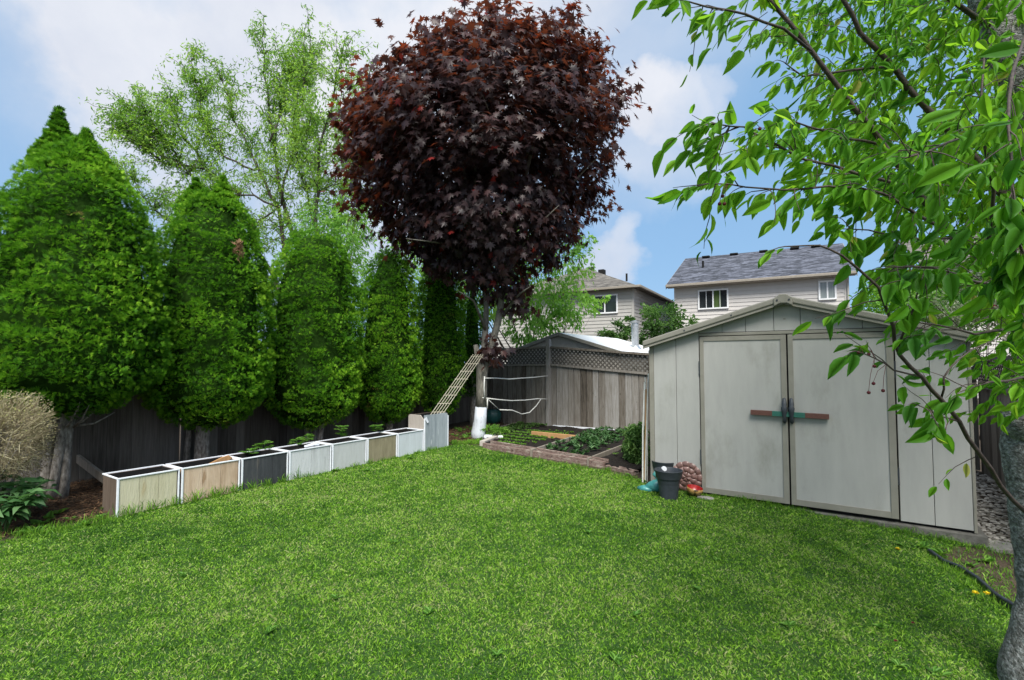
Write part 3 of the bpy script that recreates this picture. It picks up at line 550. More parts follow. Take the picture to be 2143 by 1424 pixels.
# slab
sb = empty('concrete_slab', SL, SHA, 'low concrete slab under the shed', 'slab'); m = MB(); m.box(-.02, W_+.06, -.035, DP+.1, -.30, -.004); m.build('slab', M['slab'], sb, bevel=.01)
sb['kind'] = 'structure'; del sb['category']
m = MB(); x0, z0 = onshed(1572, 863); x1, _ = onshed(1735, 863)
barm, bt = new_mat('painted_bar'); bn = bt.nodes; bl = bt.links
o = bn.new('ShaderNodeOutputMaterial'); b_ = bn.new('ShaderNodeBsdfPrincipled'); bl.new(b_.outputs[0], o.inputs[0]); tcn = bn.new('ShaderNodeTexCoord'); sp_ = bn.new('ShaderNodeSeparateXYZ'); bl.new(tcn.outputs['Object'], sp_.inputs[0])
nn = bn.new('ShaderNodeTexNoise'); nn.inputs['Scale'].default_value = 30; mth = bn.new('ShaderNodeMath'); mth.operation = 'ABSOLUTE'; bl.new(sp_.outputs['X'], mth.inputs[0])
m2 = bn.new('ShaderNodeMath'); m2.operation = 'GREATER_THAN'; bl.new(mth.outputs[0], m2.inputs[0]); m2.inputs[1].default_value = (x1-x0)*.21
ra = ramp(bt, [(.3, (.07, .025, .018)), (.6, (.13, .055, .042)), (.8, (.24, .15, .12))]); rb_ = ramp(bt, [(.3, (.012, .085, .065)), (.7, (.03, .16, .12))]); bl.new(nn.outputs['Fac'], ra.inputs[0]); bl.new(nn.outputs['Fac'], rb_.inputs[0])
mm = bn.new('ShaderNodeMix'); mm.data_type = 'RGBA'; bl.new(m2.outputs[0], mm.inputs['Factor']); bl.new(rb_.outputs[0], mm.inputs['A']); bl.new(ra.outputs[0], mm.inputs['B']); bl.new(mm.outputs['Result'], b_.inputs['Base Color']); b_.inputs['Roughness'].default_value = .6
h = (x1-x0)/2; m.box(-h, h, -.014, .014, -.026, .026)
bar = m.build('door_bar', barm, bevel=.003); bl_ = SL+SHX*((x0+x1)/2)+Vector((SHX.y, -SHX.x, 0))*.038; bar.location = (bl_.x, bl_.y, z0); bar.rotation_euler = (0, R(.6), SHA)
tag(bar, 'brown and green painted wooden bar slid through the shed door handles', 'bar')
# ------------------------------------------------------------------ planters
BW = (PE-PL).length/7
pa = math.atan2(PD.y, PD.x)
def planter(t, w, h, panel_mat, side_mat, label, tall=False, n_boards=3, soilz=None, clip=False):
    o = PL+PD*t; root = empty('planter_box', o, pa, label, 'planter', 'row of wooden planter boxes beside the lawn')
    d = .40; g = .012; th = .018; x0, x1 = g, w-g
    def boards(y0, y1, nb, mat, name):
        m = MB()
        for i in range(nb):
            m.cur = random.random(); a = x0+.02+(x1-x0-.04)*i/nb; b = x0+.02+(x1-x0-.04)*(i+1)/nb-.0035; 
            m.box(a, b, y0, y1, -.02, h-.012)
        return m.build(name, mat, root)
    if not clip: boards(0.004, th, n_boards, M[panel_mat], 'front_panel')
    else:
        m = MB(); cs = .05
        for i in range(n_boards):
            m.cur = random.random(); a = x0+(x1-x0)*i/n_boards; b = x0+(x1-x0)*(i+1)/n_boards-.0015
            p = [(a, -.02), (b, -.02)]
            p += [(b, h-cs), (b-cs, h)] if i == n_boards-1 else [(b, h)]
            p += [(a, h)]; m.prism(p, .004, th)
        m.build('front_panel', M[panel_mat], root)
    boards(d-th, d, n_boards, M['wood_brown'], 'back_panel')
    for xa in (x0, x1-th):
        m = MB(); nb = 2
        for i in range(nb):
            m.cur = random.random(); a = th+.002+(d-2*th-.004)*i/nb; b = th+.002+(d-2*th-.004)*(i+1)/nb-.0015; m.box(xa+.001, xa+th-.001, a, b, -.02, h-.012-(.0))
        if clip and xa == x0:
            m = MB(); cs = .09; pts = [(th, -.02), (d-th, -.02), (d-th, h-.03), (d-th-.03, h), (th+cs, h), (th, h-cs)]
            n = len(pts); m.add([(xa, y, z) for y, z in pts]+[(xa+th, y, z) for y, z in pts], [tuple(range(n-1, -1, -1)), tuple(range(n, 2*n))]+[(i, (i+1) % n, (i+1) % n+n, i+n) for i in range(n)])
        m.build('side_panel', M[side_mat], root)
    m = MB(); e = .015
    tz = 0 if clip else .014
    m.box(x0-.002, x0+e, -.004, .016, -.02, h-tz-.001-(.05 if clip else 0))
    if clip: m.build('edge_trim', M['white_trim'], root, bevel=.002); m = MB()
    m.box(x1-e*.7, x1+.002, -.004, .016, -.02, h-tz-.001-(.05 if clip else 0))
    if not clip:
        m.box(x0-.002, x1+.002, -.005, th-.004, h-.0135, h); m.box(x0-.002, x0+th-.004, th-.0035, d-th-.0035, h-.0135, h); m.box(x1-th+.004, x1+.002, th-.0035, d-th-.0035, h-.0135, h)
        m.box(x0-.002, x1+.002, d-.010, d+.002, h-.0135, h)
    m.build('edge_trim', M['white_trim'], root, bevel=.002)
    m = MB(); b_ = .0012; zz_ = h-.016
    m.box(x0+th+b_, x1-th-b_, th+b_, th+.005, .02, zz_); m.box(x0+th+b_, x1-th-b_, d-th-.005, d-th-b_, .02, zz_); m.box(x0+th+b_, x0+th+.005, th+.006, d-th-.006, .02, zz_); m.box(x1-th-.005, x1-th-b_, th+.006, d-th-.006, .02, zz_); m.build('liner', M['black'], root)
    sz = soilz if soilz is not None else h-.05
    gx = np.linspace(x0+th, x1-th, 16); gy = np.linspace(th, d-th, 12); X, Y_ = np.meshgrid(gx, gy); P = np.stack([X.ravel(), Y_.ravel(), np.zeros(X.size)], 1)
    P[:, 2] = sz+.05*(vnoise(P+t, 9, 4)-.5); ix = np.arange(X.size).reshape(X.shape); f = np.stack([ix[:-1, :-1], ix[:-1, 1:], ix[1:, 1:], ix[1:, :-1]], -1).reshape(-1, 4)
    npmesh('soil', P, f, M['soil'], root, smooth=True)
    return root
H_ = .378
PX = [245, 386, 510, 609, 698, 771, 834, 889, 940]
def tline(px):
    k = (px-CX)/F  # X/Y on the planter line
    return (k*PL.y-PL.x)/(PD.x-k*PD.y)
TT = [tline(p) for p in PX]; TT[0] = 0
specs = [('wood_yellow', 'wood_brown', 'first planter of the row, pale yellowish board front, nearest the cedar trunks', 3),
         ('wood_peach', 'wood_peach', 'peach coloured planter box with brown stains, second of the row', 3),
         ('wood_black', 'wood_black', 'planter box with dark charcoal board front, holding two seedlings', 3),
         ('wood_white', 'wood_white', 'planter box with streaky white and grey front, next after the dark charcoal one', 2),
         ('wood_pale', 'wood_pale', 'plain pale grey planter box between the streaky white one and the olive one', 1),
         ('wood_olive', 'wood_olive', 'olive brown planter box with visible wood grain', 1),
         ('wood_ice', 'wood_ice', 'icy white planter box touching the tall corner planter', 1)]
for i, (pm, sm, lb, nb) in enumerate(specs):
    r_ = planter(TT[i], TT[i+1]-TT[i], H_, pm, sm, lb, n_boards=nb, soilz=H_-(.09 if i in (1,) else .065))
tallroot = planter(TT[7], TT[8]-TT[7], .605, 'wood_blue', 'wood_beige', 'tall blue grey planter box at the far end of the row holding the trellis', n_boards=2, soilz=.5, clip=True)
m = MB(); m.add([(.02, -.006, .53), (.10, -.006, .50), (.085, -.007, .47), (.06, -.008, .475), (.055, -.007, .57), (.03, -.006, .585)], [(0, 1, 2, 3, 4, 5)]); 
m.v += [(x, y-.003, z) for x, y, z in m.v[:6]]; m.f += [(11, 10, 9, 8, 7, 6)]+[(i, (i+1) % 6, (i+1) % 6+6, i+6) for i in range(6)]; m.t += [.5]*7
m.build('tape_patch', M['white_trim'], tallroot)
# seedlings in the planters
def seedling(px, py, hgt, label, n=10):
    # on the soil of the row: intersect soil plane
    b = G(px, py, H_-.06); root = empty('tomato_plant', b, 0, label, 'plant', 'young plants growing in the planter boxes')
    st = MB(); st.tube([(0, 0, -.02), (.01, 0, hgt*.5), (.0, .01, hgt)], [.005, .004, .003], 6); st.build('stem', M['lilac'], root)
    P = []; D = []
    for k in range(n):
        z = hgt*random.uniform(.3, 1); a = random.uniform(0, 6.28); ln = random.uniform(.05, .11); dd = np.array([math.cos(a), math.sin(a), .35])
        for j in range(5):
            q = np.array([0, 0, z])+dd*ln*(j+1)/5-np.array([0, 0, .02*(j/5)**2])
            for sg in (-1, 1): P.append(q); D.append(dd*.6+sg*np.array([-dd[1], dd[0], 0]))
    P = np.array(P); D = np.array(D); v = leaves_at(P, D, OV, rng.uniform(.035, .06, len(P)), rng.uniform(.2, .9, len(P)), jit=.3)
    npmesh('leaves', v[0], v[1], M['fresh'], root, tint=v[2])
seedling(523, 955, .08, 'low seedling at the near end of the dark charcoal planter'); seedling(552, 948, .14, 'taller seedling at the far end of the dark charcoal planter')
seedling(620, 938, .11, 'low seedling in the streaky white planter'); seedling(642, 932, .13, 'seedling at the far side of the streaky white planter beside a blue scrap')
seedling(713, 922, .20, 'bushy dark green plant in the plain pale grey planter', 16); seedling(786, 912, .18, 'upright plant in the olive brown planter', 14)
m = MB(); b = G(637, 936, H_-.02); m.tube([b, b+Vector((.10, .05, .02)), b+Vector((.16, .1, .01))], [.02, .03, .012], 8); tag(m.build('plastic_scrap', M['whitewash']), 'crumpled pale blue scrap on the soil of the streaky white planter', 'scrap')
m = MB(); m.cur = .3; b = G(460, 968, H_-.03); m.prism([(-.12, 0), (.10, 0), (.14, .03), (.10, .065), (.02, .05)], 0, .02); sc = m.build('wood_offcut', M['wood_orange'], bevel=.002); sc.location = b; sc.rotation_euler = (0, 0, pa)
tag(sc, 'reddish brown curved wood offcut lying in the peach coloured planter', 'offcut')
# ------------------------------------------------------------------ trellis leaning on the maple
MY = 9.75
TB = U(911, 872, 8.72); TTp = U(1001, 742, 9.50); wv = Vector((.205, .03, 0))
tr = empty('trellis', (0, 0, 0), 0, 'narrow wooden trellis leaning from the tall planter up to the maple trunk', 'trellis')
for k in range(5):
    o = wv*(k/4-.5); m = MB(); m.beam(TB+o, TTp+o*.95, .012, .012, side=wv); m.build('slat', M['trellis'], tr)
dn = (TTp-TB).normalized(); nrm = wv.cross(dn).normalized()
for k in range(8):
    c = TB.lerp(TTp, .07+.9*k/7)+nrm*(-.0125); m = MB(); m.beam(c-wv*.58, c+wv*.58, .014, .010, side=dn); m.build('cross_slat', M['trellis'], tr)
# ------------------------------------------------------------------ vegetable garden
gb = empty('garden_bed', (0, 0, 0), 0, 'timber edged vegetable bed in front of the back fence, divided by boards', 'garden bed')
def gboard(p, q, h, w, mat, name, z=None):
    m = MB(); m.cur = random.random(); a = Vector((p[0], p[1], 0)); b = Vector((q[0], q[1], 0)); zz = h/2-.01 if z is None else z
    m.beam(a+Vector((0, 0, zz)), b+Vector((0, 0, zz)), w, h, side=(b-a).cross(Vector((0, 0, 1)))); return m.build(name, M[mat], gb, bevel=.004)
b0, b1, b2 = G(1012, 938), G(1266, 980), G(1330, 994)
gboard(b0, b1, .10, .05, 'brick_board', 'front_board'); gboard(b0+Vector((.12, .1, 0)), b1+Vector((.06, .05, 0)), .125, .03, 'brick_board', 'inner_front_board')
gboard(b1+Vector((.05, 0, 0)), b2, .06, .12, 'brick_board', 'end_brick', z=.02)
gboard(G(1009, 934), G(1050, 917), .10, .10, 'wood_beige', 'side_board'); gboard(G(1045, 900), G(1080, 890), .08, .05, 'wood_grey', 'side_board')
gboard(G(1111, 943, .1), G(1241, 901, .1), .125, .032, 'wood_grey', 'divider'); gboard(G(1230, 961, .1), G(1312, 929, .1), .125, .03, 'wood_grey', 'divider')
gboard(G(1113, 907, .1), G(1205, 916, .1), .15, .05, 'wood_orange', 'cross_board')
soil_poly = [b0, b1, b2, G(1350, 985), FS-D1*.05, FP-D1*.06, G(1080, 889), G(1045, 900), G(1020, 920)]
x0, x1 = -1.2, 3.3; st = .06; gx = np.arange(x0, x1, st); gy = np.arange(6.3, 12, st); X, Y_ = np.meshgrid(gx, gy); c = inpoly((X[:-1, :-1]+st/2).ravel(), (Y_[:-1, :-1]+st/2).ravel(), soil_poly)
idx = np.arange(X.size).reshape(X.shape); f = np.stack([idx[:-1, :-1], idx[:-1, 1:], idx[1:, 1:], idx[1:, :-1]], -1).reshape(-1, 4)[c]; u, inv = np.unique(f, return_inverse=True)
P = np.stack([X.ravel(), Y_.ravel(), np.zeros(X.size)], 1)[u]; P[:, 2] = .055+.05*(vnoise(P, 9, 2)-.5); npmesh('soil', P, inv.reshape(f.shape), M['soil'], gb, smooth=True)
def veg(name, poly, dens, label, size, mat, rows=None, nl=6, tl=.6, drop=0, upz=.8):
    x0, x1 = min(p[0] for p in poly), max(p[0] for p in poly); y0, y1 = min(p[1] for p in poly), max(p[1] for p in poly); n = int((x1-x0)*(y1-y0)*dens); x = rng.uniform(x0, x1, n); y = rng.uniform(y0, y1, n)
    if rows:
        s = x*D1.x+y*D1.y; t = x*D2.x+y*D2.y; s = (np.round(s/rows)+rng.normal(0, .06, n))*rows; x = s*D1.x+t*D2.x; y = s*D1.y+t*D2.y; n = len(x)
    k = inpoly(x, y, poly); x, y = x[k], y[k]; n = len(x); P = np.repeat(np.stack([x, y, np.full(n, .07)], 1), nl, 0); a = rng.uniform(0, 6.28, n*nl)
    el = rng.uniform(.2, 1.4, n*nl)*upz; d = np.stack([np.cos(a), np.sin(a), el], 1); P[:, 2] += rng.uniform(0, size*.4, len(P))
    v = leaves_at(P, d, OV, rng.uniform(.6, 1.2, len(P))*size, tl+rng.normal(0, .2, len(P)), jit=.4)
    return tag(npmesh(name, v[0], v[1], M[mat], tint=v[2]), label, 'vegetables', kind='stuff')
A1 = [G(1035, 934), G(1098, 943), G(1205, 914), G(1113, 906), G(1062, 915)]
veg('lettuce_seedlings', A1, 240, 'rows of light green seedlings in the left half of the garden bed', .038, 'fresh', rows=.30, tl=.8, upz=1.4)
A2 = [G(1062, 914), G(1110, 905), G(1150, 897), G(1090, 891), G(1045, 905)]
veg('leafy_greens', A2, 150, 'darker leafy greens at the back left of the garden bed near the teal pot', .06, 'lilac', rows=.30, tl=.8)
A3 = [G(1140, 950), G(1212, 965), G(1310, 928), G(1320, 907), G(1262, 903)]
veg('spinach', A3, 62, 'dense blue green leafy crop between the two grey divider boards', .085, 'spinach', rows=None, nl=9, tl=.6, upz=.9)
def shrub_at(name, lobes, tmpl, size, mat, label, cat, n, tl=.5, core=None, stems=None, bark='dark_bark', jit=.6, down=.2):
    """lobes: (centre Vector, (rx,ry,rz))"""
    base = lobes[0][0]; root = empty(name, (base.x, base.y, 0), 0, label, cat); off = np.array([base.x, base.y, 0])
    Ps = []; Ds = []; vol = [l[1][0]*l[1][1]*l[1][2] for l in lobes]; tot = sum(v**.67 for v in vol)
    for (c, r), vv in zip(lobes, vol):
        k = int(n*vv**.67/tot); ncl = max(6, k//22); cd = rnd_dirs(ncl); cr = rng.uniform(.35, 1, ncl)**.6; cc = cd*cr[:, None]*np.array(r)
        which = rng.integers(0, ncl, k); o = cc[which]+rng.normal(size=(k, 3))*np.array(r)*.15; Ps.append(np.array(c)[None]+o); Ds.append(norm(o)+rng.normal(size=(k, 3))*jit-[0, 0, down])
    P = np.concatenate(Ps)-off; D = np.concatenate(Ds); P = P[(P[:, 2] > .02)]; D = D[:len(P)]
    v = leaves_at(P, D, tmpl, rng.uniform(.6, 1.25, len(P))*size, np.clip(tl+(vnoise(P+off, 1.6/max(.3, lobes[0][1][0]), 6)-.5)*.9+rng.normal(0, .18, len(P)), 0, 1), jit=.7)
    npmesh('crown' if cat == 'tree' else 'foliage', v[0], v[1], M[mat], root, tint=v[2])
    m = MB()
    for c, r in lobes:
        for k in range(4 if len(lobes) < 4 else 2):
            tgt = Vector(c)-Vector(off)+Vector(rnd_dirs(1)[0])*r[0]*.6; a = Vector((random.uniform(-.06, .06), random.uniform(-.06, .06), 0)); md = a.lerp(tgt, .5)+Vector((random.uniform(-.1, .1), random.uniform(-.1, .1), .1))*r[0]
            rr = max(.008, r[2]*.03); m.tube([a, a.lerp(md, .5)+Vector((.02, 0, .03)), md, tgt], [rr, rr*.8, rr*.6, rr*.25], 6)
    m.build('trunk' if cat == 'tree' else 'stems', M[bark], root, smooth=True); return root
b = G(1330, 975); shrub_at('mint_bush', [(Vector((b.x+.05, b.y, .30)), (.16, .22, .32)), (Vector((b.x+.10, b.y+.5, .25)), (.16, .25, .24)), (Vector((b.x+.04, b.y+.2, .18)), (.18, .26, .2))], OV, .07, 'lilac', 'leafy green herb bush between the garden bed and the shed corner', 'bush', 2600, tl=.75)
b = G(1035, 920); shrub_at('lettuce_tray_plant', [(Vector((b.x, b.y, .16)), (.24, .14, .09))], OV, .05, 'fresh', 'bright green lettuces growing in a white tray beside the whitewashed trunk', 'plant', 500, tl=.9)
m = MB(); m.box(-.25, .12, -.09, .09, .03, .09); t_ = m.build('plant_tray', M['white_trim'], bevel=.02); t_.location = (b.x+.05, b.y-.05, 0); tag(t_, 'white plastic tray under the bright green lettuces beside the maple', 'tray')
for px, py, s, lb in ((1278, 943, .07, 'pale green seedling, the farther of two in the bare right bed'), (1288, 951, .06, 'pale green seedling, the nearer of two in the bare right bed')):
    b = G(px, py, .08); v = rosette((0, 0, 0), 7, s, .9); o = npmesh('squash_seedling', v[0], v[1], M['fresh'], tint=v[2]); o.location = b; tag(o, lb, 'plant')
# ------------------------------------------------------------------ white sticks tied between maple and fence post
def stick(pxs, label, r=.012, name='white_pole'):
    pts = [U(px, py, Yv) for px, py, Yv in pxs]; m = MB(); m.tube(pts, r, 8); tag(m.build(name, M['white_pipe'], smooth=True), label, 'pole')
TY = 9.62
stick([(1013, 792, TY), (1040, 792, 9.95), (1066, 794, 10.3), (1090, 792, 10.6), (1120, 790, 11.0), (1146, 787, 11.25)], 'upper crooked white pole running from the maple trunk to the fence post')
stick([(1010, 833, TY), (1045, 837, 10.0), (1070, 839, 10.3), (1100, 838, 10.7), (1125, 835, 11.0), (1146, 836, 11.25)], 'lower crooked white pole running from the maple trunk to the fence post')
stick([(1045, 858, 10.0), (1072, 859, 10.3), (1092, 867, 10.55), (1108, 864, 10.75), (1122, 850, 10.9), (1132, 836, 11.05)], 'sagging white cord loop below the two crooked white poles', .011, 'hanging_rope')
stick([(1020, 835, 9.7), (1032, 846, 9.85), (1046, 859, 10.0)], 'short thin string tying the sagging cord to the maple', .006, 'string')
stick([(1014, 788, 9.58), (1013, 812, 9.58), (1014, 834, 9.58)], 'white strap hanging upright down the maple trunk', .012, 'strap')
stick([(1020, 836, 9.6), (1020, 855, 9.6)], 'short white strap end hanging beside the maple trunk', .012, 'strap')
# pole bundle leaning at the shed corner
pn = empty('pole_bundle', (0, 0, 0), 0, 'bundle of white and grey garden poles standing against the shed corner', 'poles')
for k, (xb, yb, xt, yt) in enumerate([(1345, 1012, 1349, 800), (1350, 1000, 1357, 782), (1347, 960, 1352, 815), (1354, 985, 1350, 790)]):
    Yb = 1543/(1012-758)-.02*k+.08; A = U(xb, yb, Yb+.05*k); B = U(xt, yt, Yb+.12+.04*k); m = MB(); mid = A.lerp(B, .5)+Vector((.01*(k-1), 0, 0)); A.z = 0.0
    m.tube([A, mid, B], .010-.001*k, 6); m.build('pole', M['white_pipe'] if k != 2 else M['wood_orange'], pn)
# ------------------------------------------------------------------ pots and ornaments
def pot(px, py, rr, h, label):
    b = G(px, py); root = empty('plant_pot', b, 0, label, 'pot', 'dark pots beside the shed'); m = MB(); k = rr
    m.lathe([(0, 0), (k*.58, 0), (k*.60, .004), (k*.60, .005), (k*.82, h*.715), (k*.822, h*.72), (k*.90, h*.722), (k*.905, h*.726), (k*.915, h*.74), (k*.975, h*.96), (k*.995, h*.975), (k, h*.985), (k, h*.997), (k*.995, h), (k*.95, h), (k*.945, h*.997), (k*.93, h*.985), (k*.80, h*.60), (k*.52, .03), (0, .03)], n=40); m.build('pot_body', M['anthracite'], root, smooth=True)
    s = MB(); c = Vector((-.01, k*.905, h*.93)); n = 20; vs = [c+Vector((.032*math.cos(2*math.pi*i/n), 0, .032*math.sin(2*math.pi*i/n))) for i in range(n)]; vs += [v+Vector((0, -.003, 0)) for v in vs]
    s.add(vs, [tuple(range(n)), tuple(range(2*n-1, n-1, -1))]+[(i, i+n, (i+1) % n+n, (i+1) % n) for i in range(n)]); s.build('sticker', M['white_trim'], root)
pot(1400, 1044, .150, .315, 'round charcoal plant pot on the grass, the one standing in front'); pot(1391, 1022, .150, .325, 'round charcoal plant pot behind the front one, against the shed')
b = G(1362, 1024)+Vector((0, -.10, 0)); root = empty('garden_ornament', b, SHA, 'teal glazed garden ornament with curling tail left of the dark pots', 'ornament')
m = MB()
m.tube([(-.10, -.02, .03), (-.04, 0, .045), (.04, .0, .07), (.10, 0, .10)], [.02, .055, .075, .055], 12)
m.tube([(.10, 0, .06), (.09, .01, .14), (.08, .01, .20), (.06, .01, .255)], [.06, .055, .045, .02], 12); m.tube([(.05, 0, .16), (.02, .0, .20), (.04, 0, .24)], [.02, .03, .012], 10); m.build('body', M['teal'], root, smooth=True)
m = MB(); m.tube([(-.17, -.02, .012), (-.10, -.03, .022), (0, -.05, .015)], [.03, .045, .02], 10); m.build('base', M['teal'], root, smooth=True)
b = G(1440, 1030)+Vector((-.02, -.03, 0)); root = empty('flower_plaque', b, SHA, 'mauve brown ceramic flower leaning on the shed behind the pots', 'ornament')
cz = .185; nth, nr_ = 160, 36; V = []
for q in range(nr_):
    r = .175*q/(nr_-1)
    for t in range(nth):
        th = 2*math.pi*t/nth; ring = 0 if r < .055 else (1 if r < .115 else 2); n_, lo, hi = ((5, 0, .055), (9, .055, .115), (12, .115, .175))[ring]; u = (r-lo)/(hi-lo)
        lob = abs(math.sin(n_*th/2+ring*.7))**.28; rr_ = r*(1 if ring < 2 else 1-.10*u*(1-lob)); V.append((rr_*math.cos(th), -.012-.022*lob*math.sin(math.pi*min(1, u*.9+.05))**.45-.018*(1-r/.175), cz+rr_*math.sin(th)))
f = [(q*nth+t, q*nth+(t+1) % nth, (q+1)*nth+(t+1) % nth, (q+1)*nth+t) for q in range(nr_-1) for t in range(nth)]
npmesh('petals', np.array(V), np.array(f)[:, ::-1], M['mauve'], root, smooth=True); m = MB(); m.tube([(0, 0, cz), (0, -.013, cz)], [.155, .150], 30); m.build('back_plate', M['mauve'], root)
b = G(1452, 1040); root = empty('bowl', b, 0, 'small ochre bowl with red glazed inside, right of the pots', 'bowl')
m = MB(); m.lathe([(0, .0), (.045, 0), (.085, .05), (.088, .085), (.084, .088)], n=30); m.build('outside', M['ochre_glaze'], root, smooth=True)
m = MB(); m.lathe([(.0835, .0885), (.080, .08), (.07, .045), (.03, .02), (0, .018)], n=30); m.build('inside', M['red_glaze'], root, smooth=True)
root.rotation_euler = (R(8), R(6), 0); root.location.z += .02
b = G(1030, 893); root = empty('glazed_pot', b+Vector((0, .5, 0)), 0, 'dark teal round pot behind the maple trunk by the fence', 'pot'); m = MB()
m.lathe([(0, 0), (.12, 0), (.17, .06), (.205, .16), (.195, .27), (.17, .31), (.185, .33), (.17, .335), (.15, .30), (.1, .1), (0, .1)], n=32); m.build('pot_body', M['teal_dark'], root, smooth=True)
# stepping stones
def stone(px, py, z, sx_, sy_, rz, label):
    p = G(px, py, z); m = MB(); n = 9; pts = [(sx_*math.cos(2*math.pi*i/n)*random.uniform(.85, 1.1), sy_*math.sin(2*math.pi*i/n)*random.uniform(.85, 1.1)) for i in range(n)]
    m.add([(x, y, -.02) for x, y in pts]+[(x*.95, y*.95, .03) for x, y in pts], [tuple(range(n-1, -1, -1)), tuple(range(n, 2*n))]+[(i, (i+1) % n, (i+1) % n+n, i+n) for i in range(n)])
    o = m.build('paving_stone', M['concrete'], bevel=.006); o.location = p; o.rotation_euler = (0, 0, rz); tag(o, label, 'stone')
stone(2095, 1148, -.11, .16, .12, .4, 'flat grey stone beside the pebbles at the foot of the foreground tree'); stone(1478, 1046, -.005, .10, .05, -.5, 'small flat stone in the grass beside the ochre bowl')
# black edging
m = MB(); eg = [G(1945, 1166, -.1), G(1975, 1188, -.1), G(2010, 1202, -.1), G(2045, 1225, -.1), G(2085, 1262, -.1), G(2130, 1290, -.1), G(2200, 1340, -.1)]
for a, b in zip(eg[:-1], eg[1:]): m.hexa([a+Vector((0, 0, -.03)), b+Vector((0, 0, -.03)), b+Vector((.01, .012, -.03)), a+Vector((.01, .012, -.03)), a+Vector((0, 0, .05)), b+Vector((0, 0, .045)), b+Vector((.01, .012, .045)), a+Vector((.01, .012, .05))])
m.tube([p+Vector((.004, .004, .055)) for p in eg], .012, 8)
tag(m.build('lawn_edging', M['edging'], smooth=False), 'black plastic lawn edging half buried in the grass near the foreground tree', 'edging')
# dandelions
for px, py, hh, lb in ((1878, 1150, .03, 'yellow dandelion flower in the grass before the right end of the shed'), (2040, 1242, .07, 'small yellow dandelion beside the black edging, left one'), (2064, 1243, .09, 'larger yellow dandelion beside the black edging, right one'), (1580, 1215, .03, 'yellow dandelion flower in the lawn in front of the shed doors')):
    p = G(px, py, -.07+hh*.5); base = Vector((p.x, p.y, gzf(p.x, p.y))); root = empty('dandelion', base, 0, lb, 'flower', 'dandelions in the lawn'); top = p.z-base.z
    m = MB(); m.tube([(0, 0, 0), (.004, 0, top)], .0025, 6); m.build('stem', M['lilac'], root)
    n = 40; a = rng.uniform(0, 6.28, n); d = np.stack([np.cos(a), np.sin(a), rng.uniform(.05, 1.3, n)], 1); v = inst(*narrow(.12, .05), np.repeat([[.004, 0, top]], n, 0), frames(d, np.array([[0, 0, 1.]])+rng.normal(0, .1, (n, 3))), np.full(n, .022), rng.random(n)); npmesh('petals', v[0], v[1], M['yellow'], root, tint=v[2])
for px, py, lb in ((1872, 1362, 'tiny orange red fallen leaf on the lawn, the one nearest the photo bottom'), (1908, 1320, 'tiny orange red fallen leaf on the lawn, the farther one near the foreground tree')):
    p = G(px, py, -.08); v = inst(*OV, np.array([[0, 0, .02]]), frames(np.array([[1, .3, .1]]), np.array([[0, -.3, 1.]])), np.array([.028]), np.array([.97])); o = npmesh('fallen_leaf', v[0], v[1], M['redshrub'], tint=v[2]); o.location = (p.x, p.y, gzf(p.x, p.y)+.004); tag(o, lb, 'leaf')
# pebbles right of the shed
pp = [SR+Vector((.05, -.05, 0)), SR+Vector((.42, -.1, 0)), Vector((6.9, 6.6, 0)), Vector((6.6, 7.4, 0)), SR+D1*3]
x, y = scatter(pp, 700, 3, 9, 3); n = len(x); P = np.stack([x, y, gz(x, y)+.008+rng.uniform(0, .02, n)], 1)
ph = np.array([(0, 0, .5), (1, 0, 0), (.5, .87, 0), (-.5, .87, 0), (-1, 0, 0), (-.5, -.87, 0), (.5, -.87, 0), (.55, .3, .38), (0, .62, .38), (-.55, .3, .38), (-.55, -.3, .38), (0, -.62, .38), (.55, -.3, .38)], float)
pf = [(0, 7+i, 7+(i+1) % 6) for i in range(6)]
for i in range(6): pf += [(1+i, 1+(i+1) % 6, 7+i), (1+(i+1) % 6, 7+(i+1) % 6, 7+i)]
a = rng.uniform(0, 6.28, n); v = inst(ph*[1, .7, .8], pf, P, frames(np.stack([np.cos(a), np.sin(a), rng.normal(0, .15, n)], 1), np.array([[0, 0, 1.]])+rng.normal(0, .15, (n, 3))), rng.uniform(.018, .034, n), rng.random(n))
tag(npmesh('pebbles', v[0], v[1], M['pebble'], tint=v[2], smooth=True), 'river pebbles covering the strip right of the shed', 'pebbles', kind='stuff')
